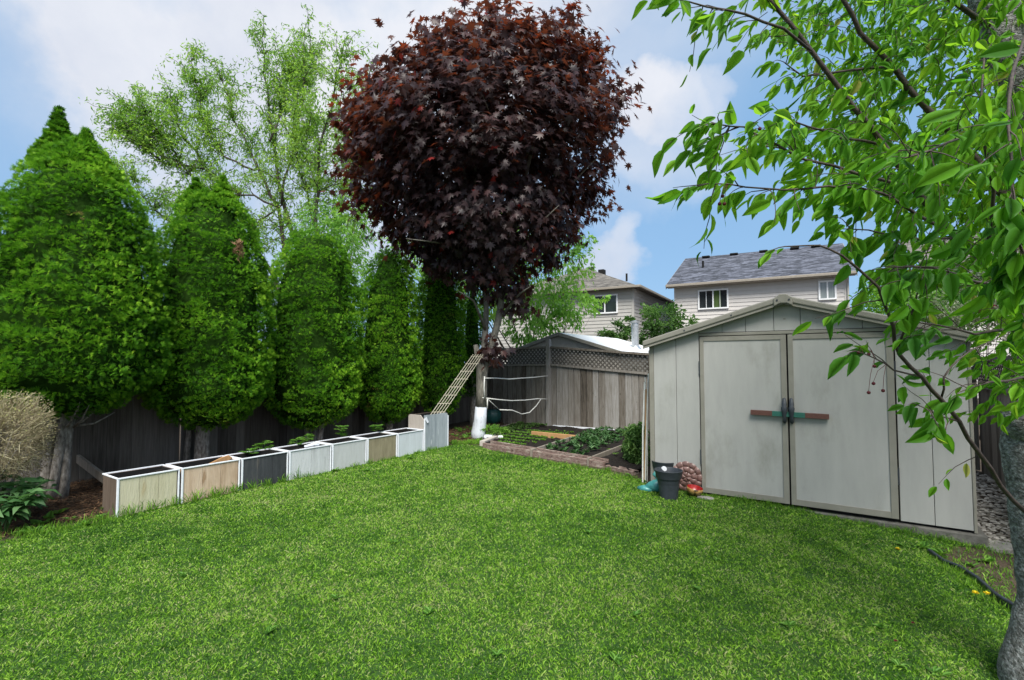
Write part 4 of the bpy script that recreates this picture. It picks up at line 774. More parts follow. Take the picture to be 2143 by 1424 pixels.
# ------------------------------------------------------------------ houses
def house(origin, ang, name, label):
    return empty(name, origin, ang, label, 'house')
def siding(x0, x1, z0, z1, root, mat, lap=.185, depth=.024, axis_='x', fixed=0., sgn=-1, name='wall'):
    m = MB(); z = z0
    while z < z1-.01:
        zt = min(z+lap, z1)
        if axis_ == 'x':   # faces -y at y=fixed
            m.add([(x0, fixed-depth, z), (x1, fixed-depth, z), (x1, fixed, zt), (x0, fixed, zt), (x0, fixed, z), (x1, fixed, z)], [(0, 1, 2, 3), (5, 4, 3, 2) if False else (4, 5, 1, 0)])
        else:
            m.add([(fixed+sgn*depth, x0, z), (fixed+sgn*depth, x1, z), (fixed, x1, zt), (fixed, x0, zt), (fixed, x0, z), (fixed, x1, z)], [(0, 1, 2, 3), (4, 5, 1, 0)])
        z += lap
    return m.build(name, M[mat], root)
def hwin(root, x0, x1, z0, z1, y=-.045, panes=2, dark='glass', mull=None, fr=.07, curtain=False, sub=True):
    m = MB(); m.box(x0-fr, x1+fr, y-.05, y+.03, z0-fr, z0); m.box(x0-fr, x1+fr, y-.05, y+.03, z1, z1+fr); m.box(x0-fr, x0, y-.05, y+.03, z0, z1); m.box(x1, x1+fr, y-.05, y+.03, z0, z1)
    for k in range(1, panes): 
        xx = x0+(x1-x0)*k/panes; m.box(xx-.03, xx+.03, y-.045, y+.025, z0, z1)
    if sub:
        for k in range(panes):
            xx = x0+(x1-x0)*(k+.5)/panes; m.box(xx-.012, xx+.012, y-.035, y+.02, z0, z1)
    w = m.build('window', M['frame_white'], root); g = MB(); g.box(x0, x1, y-.012, y-.008, z0, z1); g.build('pane', M[dark], w)
    if curtain: c = MB(); c.box(x0+(x1-x0)*.53, x0+(x1-x0)*.78, y-.018, y-.0125, z0+.005, z1-.005); c.build('curtain', M['curtain'], w)
# House B, dark gable roof
EB0 = U(1412, 600, 25.6); EB1 = U(1771, 573, 21.95); EB0.z = 0; EB1.z = 0; bx = (EB1-EB0).normalized(); Bang = math.atan2(bx.y, bx.x); BWd = (EB1-EB0).length
hB = house(EB0, Bang, 'house', 'two storey house with pale siding and dark blue grey gabled roof behind the shed')
ZB = 5.42; siding(0, BWd, 0, ZB, hB, 'siding')
m = MB(); m.box(0.001, .05, .005, 10.6, 0, ZB); m.box(BWd-.05, BWd-.001, .005, 10.6, 0, ZB); m.box(0.05, BWd-.05, 10.5, 10.6, 0, ZB)
m.add([(0.02, .1, ZB), (.02, 10.6, ZB), (.02, 5.35, 7.75)], [(0, 1, 2)]); m.add([(BWd-.02, .1, ZB), (BWd-.02, 10.6, ZB), (BWd-.02, 5.35, 7.75)], [(0, 1, 2)]); m.build('side_wall', M['siding'], hB)
m = MB(); m.box(-.03, .09, -.035, .03, 0, ZB-.02); m.box(BWd-.09, BWd+.03, -.035, .03, 0, ZB-.02); m.build('corner_board', M['siding'], hB)
o_ = .35; ry = 5.35; zr = 7.95; ze = ZB-.02; th = .10
m = MB()
for s0, s1 in ((-.42, ry), (10.6+.42, ry)):
    zz = ze+.10; m.hexa([(-o_, s0, zz-th), (BWd+o_, s0, zz-th), (BWd+o_, s1, zr-th), (-o_, s1, zr-th), (-o_, s0, zz), (BWd+o_, s0, zz), (BWd+o_, s1, zr), (-o_, s1, zr)])
rB = m.build('roof', M['roof_dark'], hB)
m = MB(); m.box(-o_-.01, BWd+o_+.01, -.55, -.425, ze-.04, ze+.09); m.build('gutter', M['fascia'], hB, bevel=.02)
m = MB(); m.box(-o_+.02, BWd+o_-.02, -.41, -.001, ze-.05, ze-.02); m.build('soffit', M['fascia_light'], hB)
m = MB()
for xx in (-o_-.02, BWd+o_+.003): m.hexa([(xx, -.42, ze-.13), (xx+.02, -.42, ze-.13), (xx+.02, ry, zr-.24), (xx, ry, zr-.24), (xx, -.42, ze+.09), (xx+.02, -.42, ze+.09), (xx+.02, ry, zr-.01), (xx, ry, zr-.01)])
m.build('rake_board', M['fascia'], hB)
for k in range(5):
    xx = .9+1.55*k if k < 4 else BWd-.9
    m = MB(); yy = ry-.35; zz = ze+.1+(yy+.42)/(ry+.42)*(zr-ze-.1); m.box(xx-.22, xx+.22, yy-.2, yy+.2, zz, zz+.10); v_ = m.build('roof_vent', M['black'], hB, bevel=.03)
m = MB(); yy = 2.6; zz = ze+.1+(yy+.42)/(ry+.42)*(zr-ze-.1); m.tube([(1.05, yy, zz-.05), (1.05, yy, zz+.38)], .06, 10); m.build('vent_stack', M['black'], hB)
def onwall(px, py, P0, ex):
    d = raydir(px, py); nrm = Vector((-ex.y, ex.x, 0)); o = Vector((0, 0, CAMH)); t = (P0-o).dot(nrm)/d.dot(nrm); p = o+d*t; return (p-P0).dot(ex), p.z
x0, z1 = onwall(1464, 611, EB0, bx); x1, z0 = onwall(1522, 643, EB0, bx); hwin(hB, x0, x1, z0, z1, panes=2, curtain=True)
x0, z1 = onwall(1716, 592, EB0, bx); x1, z0 = onwall(1747, 624, EB0, bx); hwin(hB, x0, x1, z0, z1, panes=2, dark='glass_pale', sub=False)
m = MB(); m.tube([(BWd+.02, -.45, ze), (BWd+.04, -.08, ze-.35), (BWd+.04, -.08, .1)], .045, 8); m.build('downspout', M['fascia_light'], hB)
# House A, brown hip roof
A0 = U(1325, 606, 25.2); A0.z = 0; Aang = math.atan2(-.50, .866); ax_ = Vector((math.cos(Aang), math.sin(Aang), 0)); 
hA = house(A0, Aang, 'house', 'two storey house with grey brown hipped roof left of the dark roofed house')
AW = 8.5; AD = 11; siding(-AW, 0, 0, 5.32, hA, 'siding_tan'); siding(0, AD, 0, 5.32, hA, 'siding_tan', axis_='y', fixed=0, sgn=1)
m = MB(); m.box(-.08, .035, -.035, .08, 0, 5.3); m.build('corner_board', M['siding_tan'], hA)
m = MB(); m.box(-AW, -AW+.05, .01, AD, 0, 5.3); m.box(-AW+.05, -.01, AD-.05, AD, 0, 5.3); m.build('side_wall', M['siding_tan'], hA)
e = .42; z0, z1 = 5.33, 7.45; m = MB(); hx = AW/2+e
c = [(-AW-e, -e, z0), (e, -e, z0), (e, AD+e, z0), (-AW-e, AD+e, z0)]; r1 = (-AW/2, hx-e, z1); r2 = (-AW/2, AD-hx+e, z1)
m.add(c+[r1, r2], [(0, 1, 4), (1, 2, 5, 4), (2, 3, 5), (3, 0, 4, 5), (3, 2, 1, 0)]); m.build('roof', M['roof_brown'], hA)
m = MB(); g = .1; m.box(-AW-e-g, e+g, -e-g, -e, z0-.06, z0+.06); m.box(e, e+g, -e+.001, AD+e, z0-.06, z0+.06); m.build('gutter', M['fascia'], hA, bevel=.015)
for (xx, yy) in ((-AW/2-.5, hx-.7), (-AW/2+.25, hx-e+.2), (-AW/2+.6, hx+.9)):
    m = MB(); m.box(xx-.2, xx+.2, yy-.2, yy+.2, z1-.30, z1+.06); m.build('roof_vent', M['black'], hA, bevel=.03)
m = MB(); m.tube([(-1.3, 3.2, z0+.9), (-1.3, 3.2, z0+1.35)], .06, 8); m.build('vent_stack', M['black'], hA)
x0, z1_ = onwall(1243, 622, A0, ax_); x1, z0_ = onwall(1291, 653, A0, ax_); hwin(hA, x0, x1, z0_, z1_, panes=2, sub=False)
# House C, far right, glimpsed through the leaves
C0 = Vector((17.6, 20.5, 0)); hC = house(C0, Bang, 'house', 'pale house glimpsed through the leaves above the right end of the shed roof')
siding(0, 9, 0, 5.6, hC, 'siding')
for k in range(3): hwin(hC, .6+1.9*k, 1.7+1.9*k, 4.1, 5.1, panes=2, sub=False)
m = MB(); m.hexa([(-.4, -.4, 5.5), (9.4, -.4, 5.5), (9.4, 4, 7.4), (-.4, 4, 7.4), (-.4, -.4, 5.6), (9.4, -.4, 5.6), (9.4, 4, 7.5), (-.4, 4, 7.5)]); m.build('roof', M['roof_brown'], hC)
m = MB(); m.box(0, .05, .01, 8, 0, 5.49); m.box(.05, 9, 7.95, 8, 0, 5.49); m.build('side_wall', M['siding'], hC)
# neighbour's shed with white roof, just behind the back fence
NSc = Vector((1.17, 12.0, 0)); nAng = math.atan2(D2.y, D2.x)
ns = empty('neighbour_shed', NSc, nAng, 'low shed with bright white roof just behind the lattice fence', 'shed')
hw = 1.55; ze, zp, dp = 1.72, 2.19, 3.7
m = MB(); m.prism([(-hw, 0), (hw, 0), (hw, ze), (0, zp-.02), (-hw, ze)], .0, .04); m.build('front_wall', M['fascia_light'], ns)
m = MB(); m.box(-hw, -hw+.04, .041, dp, 0, ze-.03); m.box(hw-.04, hw, .041, dp, 0, ze-.03); m.box(-hw+.041, hw-.041, dp-.04, dp, 0, ze-.03); m.build('side_wall', M['shed_trim'], ns)
m = MB()
for s in (-1, 1): m.prism([(s*(hw+.08), ze-.02), (0, zp), (0, zp+.03), (s*(hw+.08), ze+.01)][::s], -.05, dp+.05)
m.build('roof', M['white_roof'], ns)
m = MB()
for s in (-1, 1): m.prism([(s*(hw+.09), ze-.075), (0, zp-.05), (0, zp+.034), (s*(hw+.09), ze+.014)][::s], -.10, -.051)
m.build('fascia', M['shed_trim'], ns, bevel=.01)
vp = Vector((3.31, 13.2, 0)); m = MB(); zb = 1.84
m.lathe([(.17, zb), (.13, zb+.06), (.095, zb+.10), (.092, zb+.62), (.10, zb+.62), (.10, zb+.67), (.092, zb+.67), (.092, zb+.71), (.125, zb+.71), (.13, zb+.75), (.0, zb+.78)], n=24)
o = m.build('vent_pipe', M['galv'], smooth=False); o.location = vp; vpl = o; 
o.parent = ns; o.matrix_parent_inverse = Matrix.Identity(4); q_ = vp-NSc; o.location = (q_.dot(D2), q_.dot(D1), 0)
# ------------------------------------------------------------------ cedars
def cedar(pos, Y, prof, cx, tips, label, seed, nc, trunk=None, dark=0.):
    nc = int(nc*.95); root = empty('cedar_tree', (pos.x, pos.y, 0), 0, label, 'tree', 'row of cedars along the left fence')
    k = Y/F; zz = np.array([CAMH+(758-py)*k for py, _ in prof]); rr = np.array([hw*k for _, hw in prof]); o = np.argsort(zz); zz, rr = zz[o], rr[o]
    rr = rr-np.minimum(.11, rr*.15); zz = np.where(zz < zz.mean(), zz+.10, zz); rad = lambda z: np.interp(z, zz, rr, left=0, right=0)
    ox = (cx-CX)/F*Y-pos.x
    def surf(n, tipsel=False):
        z = rng.uniform(zz[0], zz[-1], n*3); keep = rng.random(n*3) < (rad(z)/rr.max()*.95+.05); z = z[keep][:n]; a = rng.uniform(0, 2*math.pi, len(z)); return z, a
    z, a = surf(nc); P0 = np.stack([np.cos(a), np.sin(a), z], 1); lump = vnoise(np.stack([np.cos(a)*2.2, np.sin(a)*2.2, z*1.6], 1)+seed*3.1, 1.5, seed); 
    r = rad(z)*(.93+.13*lump)+.01+rng.normal(0, .016, len(z)); r *= np.where(rng.random(len(z)) < .2, .87, 1); r += np.minimum(.16, r*.3)*(vnoise(np.stack([np.cos(a)*r, np.sin(a)*r, z*1.15], 1)+seed, 4.5, seed+5)-.55)
    C = np.stack([ox+np.cos(a)*r, np.sin(a)*r, z], 1); out = np.stack([np.cos(a), np.sin(a), np.full(len(a), .12)], 1)
    for (tx, ty0, ty1, tw) in tips:     # extra narrow leaders
        z0_, z1_ = CAMH+(758-ty1)*k, CAMH+(758-ty0)*k; n = int(900*(z1_-z0_)); zt = z0_+(z1_-z0_)*(1-np.sqrt(rng.uniform(.0, 1, n)))*1.02; n = len(zt); at = rng.uniform(0, 6.28, n); f = (z1_-zt)/(z1_-z0_); rt = (.0+tw*k*f**1.25)*rng.uniform(.3, 1.3, n)+rng.uniform(0, .014, n)
        cxx = (tx-CX)/F*Y-pos.x; C = np.concatenate([C, np.stack([cxx+np.cos(at)*rt, np.sin(at)*rt, zt], 1)]); out = np.concatenate([out, np.stack([np.cos(at), np.sin(at), np.full(n, .8)], 1)])
    m_ = 11; CC = np.repeat(C, m_, 0); OO = np.repeat(norm(out), m_, 0); j = rnd_dirs(len(CC)); j += OO*.5; j = norm(j)
    cr = rng.uniform(.035, .078, len(C)); cr[len(z):] *= .22; P = CC+j*np.repeat(cr, m_)[:, None]*[1.3, 1.3, .6]; d = norm(OO*.45+j*.6+[0, 0, .55]+rng.normal(0, .22, P.shape)); 
    nr = norm(OO*.8+rng.normal(0, .38, P.shape)+[0, 0, .6])
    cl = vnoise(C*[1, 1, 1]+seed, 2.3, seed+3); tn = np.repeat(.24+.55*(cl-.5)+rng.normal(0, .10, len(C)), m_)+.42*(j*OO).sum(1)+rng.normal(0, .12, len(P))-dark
    bro = np.repeat(rng.random(len(C)) < .002, m_); tn = np.clip(tn, 0, .955); tn[bro] = 1
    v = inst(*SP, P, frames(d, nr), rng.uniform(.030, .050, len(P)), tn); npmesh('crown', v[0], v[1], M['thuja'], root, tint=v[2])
    # opaque core coloured dark for the shade inside the crown
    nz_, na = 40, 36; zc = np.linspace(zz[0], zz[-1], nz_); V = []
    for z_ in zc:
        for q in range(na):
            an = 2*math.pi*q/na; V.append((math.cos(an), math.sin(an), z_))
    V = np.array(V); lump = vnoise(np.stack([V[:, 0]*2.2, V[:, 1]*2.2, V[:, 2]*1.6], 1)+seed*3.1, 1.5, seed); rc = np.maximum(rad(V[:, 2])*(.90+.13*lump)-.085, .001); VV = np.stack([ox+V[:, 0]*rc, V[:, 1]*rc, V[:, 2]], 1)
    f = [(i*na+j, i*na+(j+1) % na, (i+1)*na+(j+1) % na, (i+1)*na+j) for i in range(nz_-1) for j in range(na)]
    npmesh('shade_core', VV, np.array(f), M['thuja_core'], root, smooth=True)
    m = MB()
    for (bx_, by_, tx, tz, r0) in (trunk or [(0, 0, 0, zz[0]+1.2, .07)]):
        A = Vector((bx_, by_, -.05)); B = Vector((tx, by_*.5, tz)); mid = A.lerp(B, .5)+Vector((random.uniform(-.04, .04), random.uniform(-.04, .04), 0)); m.tube([A, A.lerp(mid, .3)+Vector((.01, 0, 0)), mid, B], [r0*1.15, r0, r0*.85, r0*.5], 10)
        for q in range(15):   # dead side twigs under the crown
            t = random.uniform(.45, .9); s = A.lerp(B, t); an = random.uniform(0, 6.28); e_ = s+Vector((math.cos(an)*.35, math.sin(an)*.35, random.uniform(.1, .4))); m.tube([s, s.lerp(e_, .5)+Vector((0, 0, -.05)), e_], [r0*.28, r0*.2, r0*.08], 5)
    m.build('trunk', M['bark'], root, smooth=True); return root
def tpos(px, py_ground=None, t=None):
    base = Vector((-5.09, 5.47, 0)); return base+D1*t
cedar(tpos(0, t=0), 5.47, [(285, 8), (310, 34), (345, 66), (400, 108), (460, 135), (540, 152), (640, 166), (740, 172), (800, 168), (840, 130), (872, 80), (890, 20)], 152, [(103, 215, 340, 36), (112, 250, 350, 40), (163, 262, 350, 42), (205, 322, 400, 30)],
      'tallest cedar at the left edge with a spiky leader and bare twin trunks', 1, 3600, trunk=[(-.06, 0, .08, 1.5, .055), (.05, -.03, .24, 1.45, .052), (.13, .02, .32, 1.5, .05)])
cedar(tpos(0, t=1.56), 6.76, [(392, 6), (410, 34), (440, 62), (500, 90), (580, 110), (680, 120), (780, 128), (840, 124), (885, 80), (910, 25)], 440, [(400, 368, 440, 30), (457, 366, 440, 34)],
      'cedar with two blunt tips and a small brown dead patch, second from the left', 2, 3200, trunk=[(-.03, 0, .05, 1.6, .095), (-.30, .1, -.2, 1.4, .04)])
cedar(tpos(0, t=3.22), 8.14, [(488, 12), (500, 45), (540, 76), (600, 92), (700, 100), (790, 103), (850, 96), (890, 62), (908, 20)], 656, [], 'rounded cedar behind the plain pale grey planter, third from the left', 3, 2700, trunk=[(-.05, 0, -.15, 1.4, .04), (.1, 0, .2, 1.4, .045), (0, .1, 0, 1.4, .05)])
cedar(tpos(0, t=4.87), 9.51, [(525, 10), (550, 35), (610, 58), (700, 66), (790, 70), (850, 66), (880, 40), (895, 15)], 812, [], 'narrow cedar just left of the shaded ones, behind the olive planter', 4, 2300)
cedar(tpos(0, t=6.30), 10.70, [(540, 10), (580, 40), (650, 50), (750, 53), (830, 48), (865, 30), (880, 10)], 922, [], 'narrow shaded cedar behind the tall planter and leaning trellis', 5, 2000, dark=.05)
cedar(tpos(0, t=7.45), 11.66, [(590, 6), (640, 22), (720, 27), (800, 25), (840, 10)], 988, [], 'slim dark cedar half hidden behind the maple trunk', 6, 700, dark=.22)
# brown dead patch is part of second cedar
p = U(500, 520, 6.05); n = 60; P = np.array(p)[None]+rng.normal(0, .03, (n, 3))*[.8, .6, 1.8]; v = inst(*SP, P-np.array([tpos(0, t=1.56).x, tpos(0, t=1.56).y, 0]), frames(rnd_dirs(n)+[0, -.5, .2], rnd_dirs(n)), rng.uniform(.04, .07, n), np.full(n, .7))
c2 = [o for o in bpy.data.objects if o.name == 'cedar_tree.001'][0]; dp_ = npmesh('dead_patch', v[0], v[1], M['straw'], c2, tint=v[2]*0+rng.uniform(.9, 1, len(v[2]))); dp_['label'] = 'brown dead foliage patch'
# ------------------------------------------------------------------ purple maple
MB0 = G(1001, 918); mY = MB0.y
mp_ = empty('maple_tree', MB0, 0, 'purple leaved maple with whitewashed trunk foot beside the vegetable garden', 'tree', None)
rel = lambda p: Vector(p)-MB0
m = MB(); tp = [(1001, 925, .150), (1001, 905, .138), (1005, 880, .122), (1007, 852, .114)]
m.tube([rel(U(x, y, mY)) for x, y, r in tp], [r+.002 for *_, r in tp], 18); m.build('whitewash_band', M['whitewash'], mp_, smooth=True)
m = MB(); tp = [(1007, 853, .112), (1008, 820, .108), (1008, 790, .108), (1010, 765, .125), (1013, 745, .125)]; m.tube([rel(U(x, y, mY)) for x, y, r in tp], [r for *_, r in tp], 16)
limbs = []
def limb(pts, r0, r1, store=True, nseg=10):
    P = [rel(U(x, y, Y)) for x, y, Y in pts]; k = len(P); m.tube(P, [r0+(r1-r0)*i/(k-1) for i in range(k)], nseg); limbs.append(P)
limb([(1006, 770, mY), (1000, 745, mY-.05), (995, 722, mY-.08)], .075, .045)
limb([(1010, 770, mY), (1014, 730, mY), (1016, 690, mY+.05), (1018, 640, mY+.1), (1012, 560, mY+.2), (985, 440, mY+.3), (960, 300, mY+.3), (930, 160, mY+.2), (925, 90, mY)], .078, .015)
limb([(1014, 765, mY), (1030, 720, mY-.05), (1043, 670, mY-.1), (1052, 610, mY-.1), (1062, 540, mY-.1), (1090, 420, mY), (1120, 280, mY), (1140, 130, mY+.1), (1150, 50, mY)], .085, .015)
for (a, b, Yo) in (((1062, 540), (1250, 330), -1.2), ((1062, 540), (1230, 470), .8), ((1055, 590), (1170, 430), -1.6), ((1012, 560), (800, 420), -.8), ((1012, 560), (850, 500), -1.6), ((985, 440), (740, 260), .4), ((960, 300), (820, 150), -.6), ((1090, 420), (1280, 200), .5), ((1120, 280), (1230, 90), -.5), ((985, 440), (900, 250), 1.5), ((1090, 420), (1010, 200), -1.5), ((1016, 690), (960, 610), -.8), ((1043, 670), (1110, 600), -1.0), ((990, 480), (1000, 90), -.8)):
    A = (a[0], a[1], mY); md = ((a[0]+b[0])/2+random.uniform(-12, 12), (a[1]+b[1])/2-20, mY+Yo*.4); limb([A, md, (b[0], b[1], mY+Yo)], .035, .006, nseg=6)
m.build('trunk', M['maple_bark'], mp_, smooth=True)
prof = [(52, 1058, 40), (80, 1060, 118), (115, 1045, 190), (155, 1022, 246), (200, 1008, 290), (260, 998, 306), (330, 998, 304), (385, 1003, 276), (435, 1000, 238), (485, 1000, 200), (535, 1005, 162), (575, 1022, 100), (615, 1045, 50), (660, 1078, 26)]
kx = mY/F; pz = np.array([CAMH+(758-p[0])*kx for p in prof]); pcx = np.array([(p[1]-CX)*kx for p in prof]); pr = np.array([p[2]*kx for p in prof]); o = np.argsort(pz); pz, pcx, pr = pz[o], pcx[o], pr[o]
NC = 1150; zc = rng.uniform(pz[0], pz[-1], NC*4); w = (np.interp(zc, pz, pr)/pr.max())**1.25; w = w*np.clip((zc-CAMH-(758-640)*kx)/((640-520)*kx)*.55+.4, .35, 1); zc = zc[rng.random(len(zc)) < w][:NC]; a = rng.uniform(0, 6.28, len(zc)); q = np.interp(zc, pz, pr)
lump = vnoise(np.stack([np.cos(a)*2, np.sin(a)*2, zc*.8], 1), 1.3, 9); rr = rng.uniform(0, 1, len(zc))**.42*q*(.76+.42*lump)
C = np.stack([np.interp(zc, pz, pcx)+np.cos(a)*rr, mY+np.sin(a)*rr*.85, zc], 1); ctr = np.stack([np.interp(zc, pz, pcx), np.full(len(zc), mY), zc*.6+pz.mean()*.35], 1)
nl = 24; cs = rng.uniform(.09, .22, len(C)); P = np.repeat(C, nl, 0)+rng.normal(size=(len(C)*nl, 3))*np.repeat(cs, nl)[:, None]*[1, 1, .8]
# thin shoots sticking out of the outline
sh_ = rng.choice(len(C), 190, replace=False); ex_ = []
for i in sh_:
    dirv = C[i]-ctr[i]; dirv = dirv/np.linalg.norm(dirv)+np.array([0, 0, .5]); L0 = rng.uniform(.2, .65)
    for t in np.linspace(.2, 1, 7): ex_.append(C[i]+dirv*L0*t+rng.normal(0, .04, 3))
P = np.concatenate([P, np.array(ex_)]); 
tuft = np.array(U(1030, 735, mY-.12))[None]+rng.normal(size=(90, 3))*[.16, .12, .13]; P = np.concatenate([P, tuft])
outw = norm(P-np.array([[pcx.mean(), mY, pz.mean()-.6]])); d = norm(outw*.45+rng.normal(0, .55, P.shape)-[0, 0, .8]); nr = norm(outw*1.0+[0, 0, .65]+rng.normal(0, .4, P.shape))
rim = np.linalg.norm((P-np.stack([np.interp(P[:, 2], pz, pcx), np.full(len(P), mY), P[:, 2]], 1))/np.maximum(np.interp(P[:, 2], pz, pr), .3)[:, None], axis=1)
tn = .18+.44*np.clip(rim-.55, 0, 1)+.20*np.clip((P[:, 2]-5.6)/3.0, -1, 1)-.06*np.clip((P[:, 0]+.9)/2, -1, 1)+rng.normal(0, .17, len(P)); tn[rng.random(len(P)) < .015] = .95  # backlight put into the tint: redder at rim, top and left
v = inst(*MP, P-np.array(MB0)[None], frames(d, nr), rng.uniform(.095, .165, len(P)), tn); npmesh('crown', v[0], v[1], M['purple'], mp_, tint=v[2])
# ------------------------------------------------------------------ background trees
def curly_tree(base, limbs_px, Y, label, nt_, leaf_mat, size, twl, env, bark='dark_bark', yj=1.6, nleaf=15):
    root = empty('willow_tree', base, 0, label, 'tree'); m = MB(); tw = MB(); P = []; D = []
    for lm in limbs_px:
        yo = random.uniform(-yj, yj); pts = []; k = len(lm[1])
        for i, (x, y) in enumerate(lm[1]): pts.append(U(x, y, Y+yo*i/(k-1)))
        # subdivide with wiggle
        fine_ = []
        for a, b in zip(pts[:-1], pts[1:]):
            for t in (0, .33, .66): fine_.append(a.lerp(b, t)+Vector((random.gauss(0, .05), random.gauss(0, .05), random.gauss(0, .04))))
        fine_.append(pts[-1]); k = len(fine_); r0 = lm[0]*.62
        m.tube([p-base for p in fine_], [r0+(.012-r0)*i/(k-1) for i in range(k)], 7)
        for q in range(nt_):
            i = int((random.random()**.75)*(k-1)*.999); 
            if i < k*.22: i = int(k*random.uniform(.25, .99))
            p = fine_[i].copy(); f = i/k; dr = (fine_[min(i+1, k-1)]-fine_[max(i-1, 0)]).normalized(); d_ = (dr*.8+Vector(rnd_dirs(1)[0])*.9+Vector((0, 0, .35))).normalized(); ln = random.uniform(.6, 1.35)*twl*(1.15-.5*f); ns_ = 7; tp_ = [p.copy()]
            for s_ in range(ns_):
                d_ = (d_+Vector(rnd_dirs(1)[0])*.5+Vector((0, 0, -.10 if s_ > 2 else .05))).normalized(); p = p+d_*ln/ns_; tp_.append(p.copy())
                for g_ in range(nleaf//ns_+1):
                    o = p+Vector(rng.normal(size=3))*.085; P.append(o); D.append(d_*.3+Vector((0, 0, -.5))+Vector(rnd_dirs(1)[0])*.8)
            m.tube([t_-base for t_ in tp_], [.014*(1-.8*i_/len(tp_)) for i_ in range(len(tp_))], 4, cap=False)
    m.build('trunk', M[bark], root, smooth=True)
    P = np.array(P)-np.array(base)[None]; D = np.array(D); v = leaves_at(P, D, narrow(.13, .35), rng.uniform(.6, 1.3, len(P))*size, np.clip(.45+(vnoise(P, .7, 3)-.5)*.9+rng.normal(0, .18, len(P)), 0, 1), jit=.9); npmesh('crown', v[0], v[1], M[leaf_mat], root, tint=v[2]); return root
WL = [(.15, [(620, 760), (571, 580), (497, 435), (430, 350), (375, 260), (345, 190)]), (.14, [(620, 760), (600, 560), (585, 435), (537, 358), (495, 250), (450, 130)]),
      (.16, [(630, 760), (640, 560), (590, 430), (571, 300), (560, 190), (548, 80)]), (.07, [(590, 430), (618, 277), (640, 180), (650, 80)]), (.13, [(640, 760), (665, 500), (665, 350), (690, 220), (722, 80)]),
      (.09, [(571, 585), (470, 545), (400, 505), (330, 440), (255, 350)]), (.07, [(571, 600), (450, 600), (380, 590), (300, 520)]), (.07, [(497, 435), (396, 368), (335, 290), (285, 215)]), (.12, [(640, 760), (715, 560), (755, 420), (768, 250), (765, 140)]),
      (.07, [(430, 350), (340, 340), (290, 290), (255, 260)]), (.06, [(537, 358), (470, 330), (420, 250), (400, 130)]), (.06, [(585, 435), (500, 400), (440, 420), (370, 430)]), (.06, [(640, 560), (700, 480), (730, 360), (715, 250)]), (.06, [(571, 300), (600, 200), (610, 130)]),
      (.06, [(600, 560), (530, 620), (400, 650)]), (.06, [(665, 500), (640, 400), (620, 330), (650, 250)]), (.05, [(590, 430), (530, 470), (480, 540), (430, 560)])]
wb = G(635, 848); wb = Vector(((635-CX)/F*16.5, 16.5, 0))
curly_tree(wb, WL, 16.5, 'tall airy curly willow rising behind the cedars', 66, 'willow', .14, 1.4, None, nleaf=44)
def lobe(px, py, Y, rpx, ry=None, dy=1.0): r = rpx*Y/F; return (U(px, py, Y), (r, r*dy, (ry or rpx)*Y/F))
lw = shrub_at('weeping_tree', [lobe(700, 520, 15, 55, 70), lobe(660, 470, 15, 45), lobe(740, 600, 15, 40, 60), lobe(700, 640, 15, 60), lobe(735, 470, 15.5, 45, 70)], NR, .17, 'fresh', 'pale green drooping foliage between the third cedar and the maple crown', 'tree', 5200, tl=.55, down=1.1)
shrub_at('boxelder_tree', [lobe(1130, 600, 14, 70), lobe(1190, 550, 14, 50, 60), lobe(1205, 640, 13.5, 48, 42), lobe(1110, 680, 13.5, 60, 40), lobe(1070, 520, 14.5, 70, 80), lobe(1245, 620, 13.5, 26, 14), lobe(1215, 520, 14, 24, 16), lobe(1160, 660, 13.5, 50, 40), lobe(955, 690, 14, 35, 60), lobe(1010, 600, 15, 90, 90), lobe(860, 560, 15.5, 80, 80), lobe(860, 660, 15.5, 70, 70), lobe(1225, 500, 14.5, 20, 10)], narrow(.2, .2), .13, 'fresh',
         'light green leafy tree behind the back fence, showing right of the maple', 'tree', 15000, tl=.6, down=.9)
shrub_at('lilac_bush', [lobe(1385, 675, 17, 45, 42), lobe(1435, 690, 17, 28, 26), lobe(1355, 700, 17, 25, 30)], OV, .13, 'lilac', 'green bush before the houses, the larger one right of the vent pipe', 'bush', 2600, tl=.55)
shrub_at('lilac_bush', [lobe(1295, 695, 17.5, 28, 20), lobe(1270, 705, 17.5, 20, 12), lobe(1315, 680, 17.5, 14, 16)], OV, .12, 'lilac', 'green bush before the houses, the smaller one left of the vent pipe', 'bush', 1300, tl=.5)
shrub_at('garden_tree', [lobe(1880, 640, 13, 70, 60), lobe(1830, 650, 13, 40, 45), lobe(1930, 610, 13, 60, 60), lobe(1990, 650, 13, 60, 50), lobe(1860, 600, 13, 35, 35)], narrow(.2, .2), .11, 'fresh', 'light green bushy tree above the right slope of the shed roof', 'tree', 7500, tl=.5)
shrub_at('blossom_tree', [lobe(2010, 630, 11.5, 70, 60), lobe(2090, 610, 11.5, 70, 70), lobe(2060, 680, 11.5, 80, 45), lobe(2150, 660, 11.5, 60, 80)], OV, .08, 'blossom', 'grey green sparse tree behind the foreground branches at the right edge', 'tree', 7000, tl=.5, bark='maple_bark')
shrub_at('smoke_bush', [lobe(2045, 640, 9.5, 26, 14), lobe(2075, 600, 9.5, 18, 12), lobe(2120, 580, 9.5, 20, 16)], OV, .07, 'redshrub', 'dark red leaved bush glimpsed between the foreground leaves at the right', 'bush', 500)
